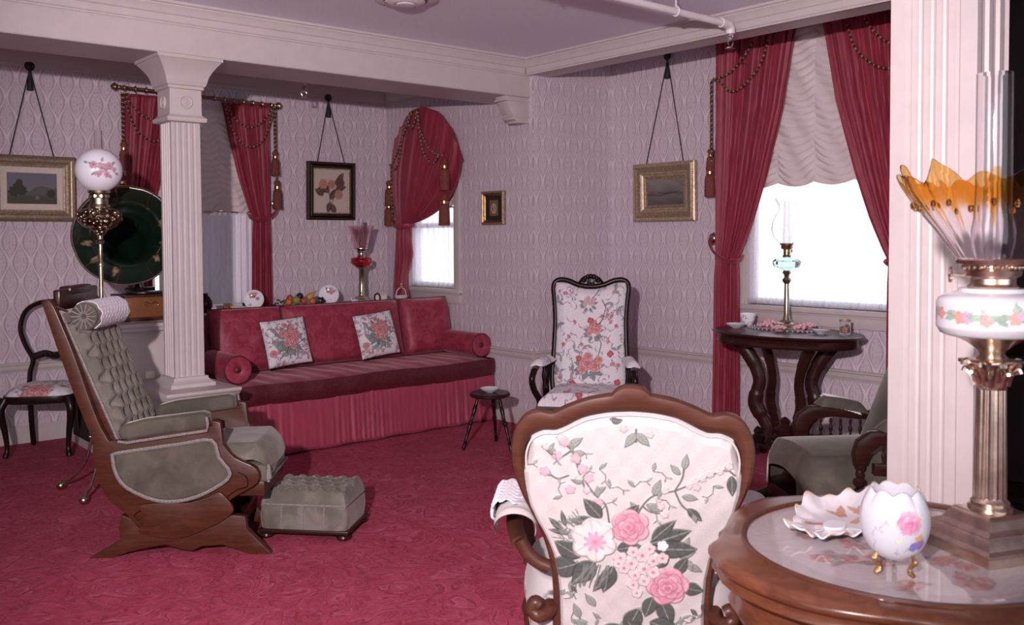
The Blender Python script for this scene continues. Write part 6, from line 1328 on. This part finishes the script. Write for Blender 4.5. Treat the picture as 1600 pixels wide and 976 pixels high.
# crystal and aqua oil lamp
t = thing('crystal_lamp', 'brass oil lamp with aqua glass font and etched crystal globe before the bright window', 'lamp', (5.44, 3.53, ZT+.003), math.radians(20))
sq_stack([(.080, .080, 0), (.080, .080, .014), (.066, .066, .022), (.060, .060, .036), (.040, .040, .044), (.032, .032, .058)]).build('stepped_base', 'brass', t, ang=25)
MB().lathe([(.030, .055), (.026, .065), (.024, .075), (.019, .085), (.016, .25), (.0145, .30), (.020, .305), (.028, .318), (.030, .33), (.022, .336), (.016, .345), (.018, .36), (.03, .375), (.02, .392)], 24).build('stem', 'brass', t)
MB().lathe([(.02, .388), (.045, .394), (.080, .412), (.092, .432), (.092, .452), (.075, .468), (.035, .478), (.025, .48)], 10).build('font', 'aqua', t, ang=20)
MB().lathe([(.026, .476), (.028, .49), (.022, .495), (.022, .53), (.036, .536), (.040, .55), (.034, .556), (.044, .562), (.046, .572), (.03, .574)], 24).build('burner', 'old_brass', t)
MB().sphere((.055, -.02, .52), .012, 12, 8, sc=(1, .5, 1)).build('wick_wheel', 'brass', t)
def globe_wob(a, j, z): return 1+(.06*math.cos(a*8) if j in (8, 9, 10, 11) else 0)
MB().lathe([(.042, .572), (.062, .586), (.090, .620), (.101, .665), (.098, .71), (.078, .755), (.056, .785), (.052, .81), (.064, .845), (.080, .875), (.078, .876), (.062, .847), (.050, .812), (.054, .785), (.076, .754), (.095, .71), (.098, .665), (.088, .622), (.060, .588), (.040, .574)], 64, cap=False, wob=globe_wob).build('etched_globe', 'frost', t)
MB().lathe([(.022, .574), (.026, .62), (.020, .68), (.019, .86), (.0178, .86), (.0188, .68), (.0245, .62), (.0205, .574)], 20, cap=False).build('chimney', 'clear', t)
# crochet mat
mt = MB(); NR = 90
for k in range(NR):
    a = 2*PI*k/NR; mt.sphere((.15*math.cos(a), .27*math.sin(a), .0048), .0045, 6, 4, col=(.75, .72, .74) if k % 2 else (.03, .03, .035))
mt.lathe([(.145, .0005), (.145, .0025), (1e-5, .0025)], 60, sy=1.8, col=(.10, .07, .08)); o = mt.build('crochet_mat', 'print', None); o.location = (5.40, 3.52, ZT); tag(o, 'flat dark crochet mat with beaded edge under the crystal lamp', 'mat'); 
# posies of pink china petals
PKM = plain('pink_china', (.70, .36, .42), .35, 0, .2, 60)
def posy(x, y, lab, seed):
    t = thing('pink_posy', lab, 'flower', (x, y, ZT+.003), seed, 'pink china posies around the crystal lamp'); R = random.Random(seed)
    MB().lathe([(.02, 0), (.03, .006), (.032, .010), (1e-5, .012)], 16).build('saucer', PKM, t)
    for k in range(11):
        a = k*2.4; r = .008+.011*math.sqrt(k); MB().sphere((r*math.cos(a), r*math.sin(a), .024+.014*math.cos(r*40)), .0125, 10, 6, sc=(1, 1, .8)).build('petal', PKM, t)
for i, (x, y, lab) in enumerate(((5.49, 3.70, 'pink china posy nearest the teacup'), (5.31, 3.60, 'second pink china posy from the teacup, left of the lamp base'), (5.22, 3.44, 'pink china posy directly in front of the lamp base'), (5.33, 3.36, 'pink china posy just right of the lamp base'), (5.50, 3.40, 'pink china posy behind the small dish, right of the lamp'))): posy(x, y, lab, i+1)
t = thing('teacup', 'white teacup with dark sprig pattern on the oval table', 'cup', (5.44, 3.84, ZT))
b = MB(); b.lathe([(.028, 0), (.030, .006), (.034, .012), (.046, .04), (.053, .075), (.056, .085), (.053, .085), (.044, .04), (1e-5, .02)], 72); V_ = np.array(b.v); P = Paint((np.arctan2(V_[:, 1], V_[:, 0])+2.54+PI) % (2*PI)*.05-PI*.05, V_[:, 2], (.80, .78, .82))
b.c = [(.8, .78, .82)]*len(b.v); b2 = MB(); b2.lathe([(.0345+.0205*(k/20)**.8, .014+.064*k/20) for k in range(21)], 120, cap=False); V_ = np.array(b2.v); P = Paint(((np.arctan2(V_[:, 1], V_[:, 0])+2.54+PI) % (2*PI)-PI)*.05, V_[:, 2], (.80, .78, .82)); R = random.Random(8)
for k in range(20): P.leaf(R.uniform(-.06, .06), R.uniform(.02, .07), .013, R.uniform(0, 6), (.08, .06, .08), (.03, .02, .03)); 
for k in range(6): P.petals(R.uniform(-.05, .05), R.uniform(.025, .06), .006, 5, (.4, .15, .2), (.2, .05, .08))
b2.c = [tuple(q) for q in P.c]; b2.v = [(x*1.012, y*1.012, z) for x, y, z in b2.v]
b.build('cup_lining', 'china', t); b2.build('cup_wall', 'china', t); MB().tube(bez([(.04, .03, .07), (.062, .05, .07), (.066, .053, .045), (.036, .03, .028)], 5), .004, 8).build('handle', 'porc', t)
t = thing('shallow_bowl', 'shallow white bowl at the end of the oval table before the teacup', 'bowl', (5.25, 3.80, ZT)); MB().lathe([(.028, 0), (.032, .004), (.058, .018), (.068, .030), (.066, .031), (.056, .021), (.03, .010), (1e-5, .009)], 40, wob=lambda a, j, z: 1+(.02*math.cos(a*10) if 2 < j < 6 else 0)).build('bowl', 'porc', t); MB().tube([(.066, 0, .027), (.082, 0, .031), (.07, .01, .026)], .004, 6).build('lug', 'porc', t)
t = thing('pin_dish', 'little scalloped grey-white dish right of the posies', 'dish', (5.30, 3.19, ZT)); MB().lathe([(.024, 0), (.027, .005), (.045, .018), (.055, .028), (.053, .028), (.043, .019), (.02, .008), (1e-5, .008)], 40, wob=lambda a, j, z: 1+(.05*math.cos(a*8) if 2 < j < 6 else 0)).build('bowl', 'porc', t); MB().lathe([(.0545, .0265), (.0565, .028), (.0545, .0295)], 40, cap=False, wob=lambda a, j, z: 1+.05*math.cos(a*8)).build('rim', 'porc', t)
t = thing('glass_jar', 'small glass jar with gilt rim at the right end of the oval table', 'jar', (5.40, 3.08, ZT)); MB().lathe([(.032, 0), (.034, .004), (.034, .085), (.031, .085), (.031, .010), (1e-5, .008)], 32).build('jar_wall', 'clear', t); MB().lathe([(.0345, .082), (.036, .086), (.036, .094), (.034, .096), (.030, .096), (.030, .086)], 32, cap=False).build('collar', 'gilt_light', t); MB().lathe([(.029, .011), (.029, .05), (1e-5, .052)], 24).build('filling', plain('tan_potpourri', (.36, .2, .14), .8, 0, .4, 90), t)

# ================================================================== OLIVE ROCKER AT RIGHT (local -Y front)
t = thing('spindle_rocker', 'olive velvet rocker with spindled mahogany arms, half behind the fluted pillar', 'armchair', (4.0, 2.53, 0), math.radians(-124))
def oseat(U, V):
    y = -.03+.60*V; wv = .315-.02*V; e_ = np.minimum(U, 1-U); rnd = np.sqrt(np.clip(1-((.16-np.minimum(V*.6, .16))/.16)**2, 0, 1)); x = (2*U-1)*wv*(.55+.45*rnd); ed = np.minimum(e_/.14, np.minimum(V+.02, 1)/.12).clip(0, 1)
    return np.c_[x, y-.05, .235+.215*ed**.42+.03*np.sin(PI*U)]
b = MB(); b.grid(oseat, 50, 50); b.build('seat', 'olive', t, ang=70)
_s = [(v_, (.315-.02*v_)*(.55+.45*math.sqrt(max(0, 1-((.16-min(v_*.6, .16))/.16)**2)))*.985, -.05-.03+.60*v_+.004) for v_ in (0, .02, .05, .09, .14, .2, .27, .5, .75, 1)]
b = MB(); b.prism([(x_, y_) for _, x_, y_ in _s]+[(-x_, y_) for _, x_, y_ in reversed(_s)], .10, 'XY', .20, .012); b.build('seat_rail', 'dark_wood', t)
b = MB(); b.grid(lambda U, V: np.c_[(2*U-1)*.27*(1-.1*V), .50+.30*V-.05*np.sin(PI*U), .34+.75*V+.02*np.sin(PI*U)], 30, 30); o = b.build('back_upholstery', 'olive', t); md = o.modifiers.new('t', 'SOLIDIFY'); md.thickness = .07
MB().tube(bez([(-.29, .50, .24), (-.28, .58, .50), (-.26, .80, 1.08), (0, .84, 1.16), (.26, .80, 1.08), (.28, .58, .50), (.29, .50, .24)], 8), .026, 10).build('back_frame', 'dark_wood', t)
for s_ in (-1, 1):
    x = s_*.325
    MB().prism([(.13, .44), (.12, .50), (.14, .56), (.20, .60), (.32, .60), (.46, .575), (.60, .56), (.60, .515), (.46, .525), (.34, .54), (.25, .535), (.20, .50), (.18, .45)], .045, 'YZ', x, .008).build('arm', 'dark_wood', t, ang=35)
    MB().lathe([(.020, 0), (.030, .012), (.030, .03), (.014, .042), (.020, .055), (.016, .075), (.024, .085), (.024, .10), (.012, .112), (.018, .13), (.018, .145)], 14, (x, .155, .345)).build('arm_post', 'dark_wood', t)
    b = MB(); b.prism([(.22, .40), (.60, .37), (.60, .42), (.22, .45)], .03, 'YZ', x, .005); b.build('lower_rail', 'dark_wood', t)
    for k in range(6):
        y = .27+.055*k; MB().lathe([(.006, 0), (.009, .012), (.005, .022), (.010, .04), (.010, .052), (.005, .068), (.008, .08), (.006, .10)], 10, (x, y, .435-.004*k)).build('spindle', 'dark_wood', t)
    b = MB(); b.grid(lambda U, V, s_=s_: np.c_[s_*.325+.05*np.sin((U-.5)*PI), .25+.27*V, .602-.10*V*V*.2+.055*np.cos((U-.5)*PI)*np.clip(np.minimum(V, 1-V)/.15, 0, 1)**.5-.03*V], 24, 30); b.build('arm_pad', 'olive', t, ang=70)
    if s_ < 0:
        o = MB().grid(lambda U, V: np.c_[-.325+.053*np.sin((U-.62)*PI*.8), .29+.18*V+.008*np.sin(U*40), .606-.02*V*V-.03*V-.006+.060*np.cos((U-.5)*PI)+.002*np.sin(V*60)], 30, 30).build('lace_cover', 'lace', t); md = o.modifiers.new('t', 'SOLIDIFY'); md.thickness = .003
    MB().tube(bez([(x*.93, -.20, .125), (x*.93, -.12, .075), (x*.93, .10, .035), (x*.93, .40, .035), (x*.93, .70, .09), (x*.93, .82, .14)], 8), .028, 10, flat=(.8, 1)).build('rocker_runner', 'dark_wood', t)
    MB().tube(bez([(x*.93, -.16, .11), (x*.9, -.02, .16), (x*.88, .06, .22)], 5), .034, 10, flat=(.7, 1)).build('front_leg', 'dark_wood', t); MB().tube([(x*.93, .50, .05), (x*.88, .50, .24)], .024, 10).build('rear_leg', 'dark_wood', t)
    MB().prism([(.02, .20), (.10, .19), (.30, .17), (.55, .17), (.55, .30), (.30, .31), (.16, .34), (.08, .30)], .035, 'YZ', x*.97, .008).build('carved_side', 'dark_wood', t)
    if s_ < 0 or True:
        MB().tube([(x*.965, .06+.02*k, .275+.06*min(1, k/6)+.002*math.sin(k*2)) for k in range(24)], .010, 6).build('gimp_trim', 'gimp', t)

# ================================================================== PICTURES
def picture(name, label, cat_, axis, pos, a0, a1, z0, z1, bands, paint, hook=None, lean=.0, inset=.1, mat='canvas', knob='black', cordmat='black', flip=1):
    """axis 'Y': back wall, coordinate X; axis 'X': wall at x=pos, coordinate runs along -Y.  bands: (inset0,inset1,depth0,depth1,material,partname)"""
    w, h = abs(a1-a0), z1-z0; c = ((a0+a1)/2, pos-.002, z0) if axis == 'Y' else (pos-.002, (a0+a1)/2, z0)
    t = thing(name, label, cat_, c, 0 if axis == 'Y' else -PI/2)
    # local: x along wall (to the right when facing it), -y into the room, z up from bottom edge
    rot = Matrix.Rotation(lean, 4, 'X')
    def P(x, z, d): return rot @ Vector((x, -d, z))
    for (i0, i1, d0, d1, mt_, nm) in bands:
        r0 = [(-w/2+i0, i0), (w/2-i0, i0), (w/2-i0, h-i0), (-w/2+i0, h-i0)]; r1 = [(-w/2+i1, i1), (w/2-i1, i1), (w/2-i1, h-i1), (-w/2+i1, h-i1)]
        prof_ = [(0, .0), (0, d0), (.25, d0+(d1-d0)*.1+.003), (.5, (d0+d1)/2), (.8, d1+.002), (1, d1), (1, 0)]; b = MB(); vs = []
        for k in range(4):
            for f_, d in prof_: vs.append(P(r0[k][0]+(r1[k][0]-r0[k][0])*f_, r0[k][1]+(r1[k][1]-r0[k][1])*f_, d))
        n = len(prof_); b.add(vs, [(k*n+j, k*n+j+1, ((k+1) % 4)*n+j+1, ((k+1) % 4)*n+j) for k in range(4) for j in range(n-1)]); b.build(nm, mt_, t, ang=20)
    iw, ih = w-2*inset, h-2*inset
    b = MB(); b.grid(lambda U, V: np.array([P((u-.5)*iw, inset+v*ih, .008) for u, v in zip(U, V)]), 90, 70, col=lambda U, V: paint((U-.5)*iw, V*ih, iw, ih)); b.build('picture', mat, t)
    b = MB(); q = [P(-w/2+.004, .004, .004), P(w/2-.004, .004, .004), P(w/2-.004, h-.004, .004), P(-w/2+.004, h-.004, .004)]; b.add(q+[v+Vector((0, .003, 0)) for v in q], [(0, 1, 2, 3), (7, 6, 5, 4), (0, 4, 5, 1), (1, 5, 6, 2), (2, 6, 7, 3), (3, 7, 4, 0)]); b.build('backing', 'dark_void', t, smooth=False)
    if hook:
        hx, hz, sx = hook; hz -= z0
        for s_ in (-1, 1): MB().tube([(hx, -.022, hz-.02), P(s_*sx, h-.01, .012)], .0042, 6).build('cord', cordmat, t)
        MB().lathe([(.012, 0), (.012, .014), (.032, .016), (.036, .024), (.030, .030), (.020, .031), (.014, .036), (1e-5, .038)], 20, (hx, 0, hz), axis=(0, -1, 0)).build('hook_knob', knob, t)
        MB().lathe([(.008, 0), (.012, -.02), (.007, -.03), (.010, -.035), (.018, -.06), (.024, -.125), (.02, -.128)], 14, (hx, -.024, hz-.05)).build('cord_tassel', 'black', t)
    return t
def landscape(u, v, w, h):
    P = Paint(u, v, (.30, .27, .30)); t = (v/h); P.c = np.outer(1-t, (.20, .17, .16))+np.outer(t, (.13, .14, .19)); hills = .45*h+.05*h*np.sin(u*40)+.16*h*np.clip(1-np.abs(u-.3*w)/(.35*w), 0, 1)
    P.blend(np.arange(len(u)), np.clip((hills-v)/.006, 0, 1), (.09, .09, .08)); P.blend(np.arange(len(u)), np.clip((.30*h-v)/.02, 0, 1), (.05, .055, .03))
    for x, y, r in ((-.27*w, .55*h, .17*h), (-.20*w, .42*h, .16*h), (-.35*w, .40*h, .18*h), (-.25*w, .70*h, .10*h), (.38*w, .35*h, .14*h)): P.petals(x, y, r, 7, (.025, .022, .012), (.01, .01, .006), x*50)
    P.disc(.10*w, .20*h, .06*h, (.16, .15, .13), .6); return P.c*.9
def marsh(u, v, w, h):
    t = v/h; P = Paint(u, v, (.2, .2, .2)); P.c = np.outer(1-t, (.075, .065, .060))+np.outer(t, (.20, .17, .16)); P.c *= (1+.18*np.sin(u*23+v*14+2*np.sin(v*31))*np.sin(v*37+u*9))[:, None]
    P.blend(np.arange(len(u)), np.clip(1-np.abs(v-.42*h-.04*h*np.sin(u*30)-.12*u*h/w)/(.05*h), 0, 1)*.8, (.03, .028, .028)); P.line([(-.2*w, .48*h), (.1*w, .44*h), (.4*w, .52*h)], .004, (.03, .03, .03)); P.blend(np.arange(len(u)), np.clip(1-np.abs(v-.3*h)/(.05*h), 0, 1)*.5, (.15, .13, .12)); return P.c
def botanical(u, v, w, h):
    P = Paint(u, v, (.52, .42, .36)); P.line([(0, .08*h), (-.04*w, .4*h), (-.1*w, .7*h)], .004, (.08, .06, .05)); P.line([(0, .1*h), (.1*w, .4*h), (.18*w, .65*h)], .004, (.08, .06, .05))
    for x, y, a, d in ((-.05, .45, 2.2, 1), (-.08, .5, 2.9, 1), (.1, .45, .5, 0), (.15, .55, .2, 1), (0, .3, 1.2, 1), (.05, .35, .9, 1), (-.2, .4, 2.6, 1), (.2, .7, 1, 1), (-.15, .6, 3.6, 1), (-.02, .25, -1.8, 1), (.04, .2, -1.3, 1)): P.leaf(x*w, y*h, .11, a, (.10, .05, .04) if d else (.22, .10, .07), (.04, .02, .02), .5)
    for x, y, r, c_ in ((-.22, .66, .045, (.42, .20, .14)), (.02, .66, .040, (.40, .16, .12)), (.25, .70, .05, (.12, .05, .05)), (.22, .42, .045, (.36, .20, .14))): P.rose(x*w, y*h, r, c_, tuple(q*.4 for q in c_), tuple(q*1.3 for q in c_))
    return P.c
def cameo(u, v, w, h):
    P = Paint(u, v, (.012, .013, .011)); m = (np.abs(u) < .26*w) & (np.abs(v-.5*h) < .34*h); P.c[m] = (.20, .085, .045)
    i = np.arange(len(u)); d = np.hypot(u/(.17*w), (v-.48*h)/(.22*h)); P.blend(i, (1-d)/.1, (.42, .38, .38)); P.blend(i, (.72-d)/.1, (.10, .08, .09))
    P.petals(0, .54*h, .07*w, 5, (.40, .34, .34), (.1, .08, .08)); P.petals(.02*w, .42*h, .07*w, 5, (.34, .30, .30), (.1, .08, .08)); return P.c
G = 'gilt'
picture('gilt_picture', 'landscape painting in wide gilt frame hung from a black tasselled cord', 'picture', 'Y', YB, 1.455, 2.048, 1.635, 2.118, [(0, .022, .035, .052, G, 'outer_moulding'), (.022, .038, .045, .038, 'gilt_light', 'beading'), (.038, .070, .036, .026, G, 'frame_slope'), (.070, .084, .028, .020, 'gilt_light', 'inner_fillet'), (.084, .128, .012, .012, 'ivory', 'mat_board')], landscape, (0, 2.77, .15), math.radians(1.5), .127)
picture('botanical_picture', 'dried botanical picture in dark stepped frame above the sofa', 'picture', 'Y', YB, 3.988, 4.477, 1.664, 2.188, [(0, .022, .030, .048, 'dark_wood', 'outer_moulding'), (.022, .036, .040, .040, 'black_wood', 'groove'), (.036, .056, .048, .030, 'dark_wood', 'inner_moulding'), (.056, .068, .022, .018, 'gilt_light', 'silver_fillet')], botanical, (-.02, 2.768, .14), math.radians(1.5), .067)
picture('bronze_picture', 'tiny cameo picture in shiny bronze frame by the narrow window', 'picture', 'X', XA, 5.74, 6.033, 1.600, 1.876, [(0, .016, .022, .030, 'gilt', 'outer_moulding'), (.016, .034, .030, .018, 'gold', 'bronze_slope'), (.034, .042, .016, .014, 'old_brass', 'fillet')], cameo, None, 0, .041)
picture('marsh_picture', 'marsh landscape in ornate gilt frame hung beside the large window', 'picture', 'X', XR, 4.492, 5.121, 1.617, 2.082, [(0, .030, .035, .055, 'gilt_light', 'ornate_edge'), (.030, .075, .044, .034, G, 'flat_band'), (.075, .105, .040, .022, 'gilt_light', 'inner_slope'), (.105, .132, .018, .012, G, 'inner_flat')], marsh, (.03, 2.915, .19), math.radians(1.5), .131)
# beaded ornament on the ornate frame edge
po = [o for o in bpy.data.objects if o.name.startswith('marsh_picture')][0]; b = MB()
for k in range(36):
    x = -.30+.60*k/35
    for z in (.016, .449): b.sphere((x, -.052, z), .009, 7, 5, sc=(1, .7, 1))
for k in range(26):
    z = .02+.425*k/25
    for x in (-.299, .299): b.sphere((x, -.052, z), .009, 7, 5, sc=(1, .7, 1))
b.build('edge_ornament', 'gilt_light', po)

# ================================================================== CEILING FITTINGS AND THE DARK CABINET
t = thing('ceiling_fixture', 'round white ceiling fixture at the top edge of the room', 'ceiling light', (3.03, 4.48, ZC))
MB().lathe([(.186, -.001), (.186, -.010), (.178, -.014), (.13, -.016), (.125, -.010)], 64, cap=False).build('trim_ring', 'pipe', t)
MB().lathe([(.128, -.006), (.128, -.022), (.118, -.024), (.112, -.010)], 48, cap=False).build('dark_ring', 'black_metal', t)
MB().lathe([(.116, -.004), (.112, -.028), (.085, -.040), (.06, -.042), (.055, -.036), (.05, -.046), (.02, -.05), (1e-5, -.05)], 48).build('diffuser', 'pipe', t)
for k in range(3): a = k*2.09+.5; MB().sphere((.118*math.cos(a), .118*math.sin(a), -.026), .008, 8, 6).build('screw', 'chrome', t)
t = thing('sprinkler_pipe', 'white sprinkler pipe crossing the ceiling toward the window beam', 'pipe', (0, 3.46, 0))
MB().tube([(-3, 0, 2.80), (4.60, 0, 2.785), (4.665, 0, 2.783)], .021, 14).build('pipe', 'pipe', t)
MB().tube(bez([(4.62, 0, 2.784), (4.68, 0, 2.782), (4.71, 0, 2.765), (4.715, 0, 2.73)], 5), .029, 14).build('elbow', 'pipe', t)
for x in (3.2, 4.2): b = MB(); b.tube([(x, .026*math.cos(a), 2.787+.026*math.sin(a)) for a in np.linspace(0, 2*PI, 16, endpoint=False)], .005, 6, closed=True); b.tube([(x, 0, 2.81), (x, 0, 2.88)], .005, 6); b.build('hanger', 'pipe', t)
def sprinkler(label, loc, hang):
    t = thing('fire_sprinkler', label, 'sprinkler', loc); t.scale = (1.4, 1.4, 1.4)
    MB().lathe([(.018, 0), (.018, -.015), (.012, -.018), (.012, -.03)], 12).build('fitting', 'chrome', t)
    for s_ in (-1, 1): MB().tube([(s_*.010, 0, -.028), (s_*.018, 0, -.042), (s_*.006, 0, -.062)], .003, 6).build('yoke', 'chrome', t)
    MB().lathe([(.006, -.06), (.022, -.062), (.022, -.065), (1e-5, -.066)], 14, wob=lambda a, j, z: 1+.12*math.cos(a*8)).build('deflector', 'brass', t)
    if hang: MB().tube([(0, 0, 0), (0, 0, hang)], .012, 10).build('drop', 'pipe', t)
sprinkler('brass sprinkler head under the pipe elbow by the red drape', (4.715, 3.46, 2.732), 0)
sprinkler('small sprinkler head hanging below the alcove ceiling near the dark frame', (3.50, 6.6, 2.69), .24)
t = thing('china_cabinet', 'tall dark mahogany cabinet in shadow beyond the fluted pillar', 'cabinet', (5.38, 1.58, 0))
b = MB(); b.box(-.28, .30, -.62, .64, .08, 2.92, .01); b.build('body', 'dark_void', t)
b = MB(); b.box(-.32, .30, -.66, .68, 2.92, 3.02, .02); b.build('cornice', 'black_wood', t)
b = MB(); b.box(-.31, .30, -.65, .67, 0, .10, .01); b.build('plinth', 'black_wood', t)
for y0, y1 in ((-.60, .0), (.02, .62)):
    for z0_, z1_ in ((.14, .95), (1.06, 2.86)):
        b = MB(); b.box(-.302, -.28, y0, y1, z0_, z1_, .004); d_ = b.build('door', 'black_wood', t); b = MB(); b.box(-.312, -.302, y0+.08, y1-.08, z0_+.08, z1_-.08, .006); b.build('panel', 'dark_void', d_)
        MB().sphere((-.315, y1-.035 if y0 < 0 else y0+.035, (z0_+z1_)/2), .014, 12, 8).build('knob', 'old_brass', d_)
b = MB(); b.box(-.325, -.28, -.63, .65, .97, 1.04, .008); b.build('waist_moulding', 'dark_wood', t)
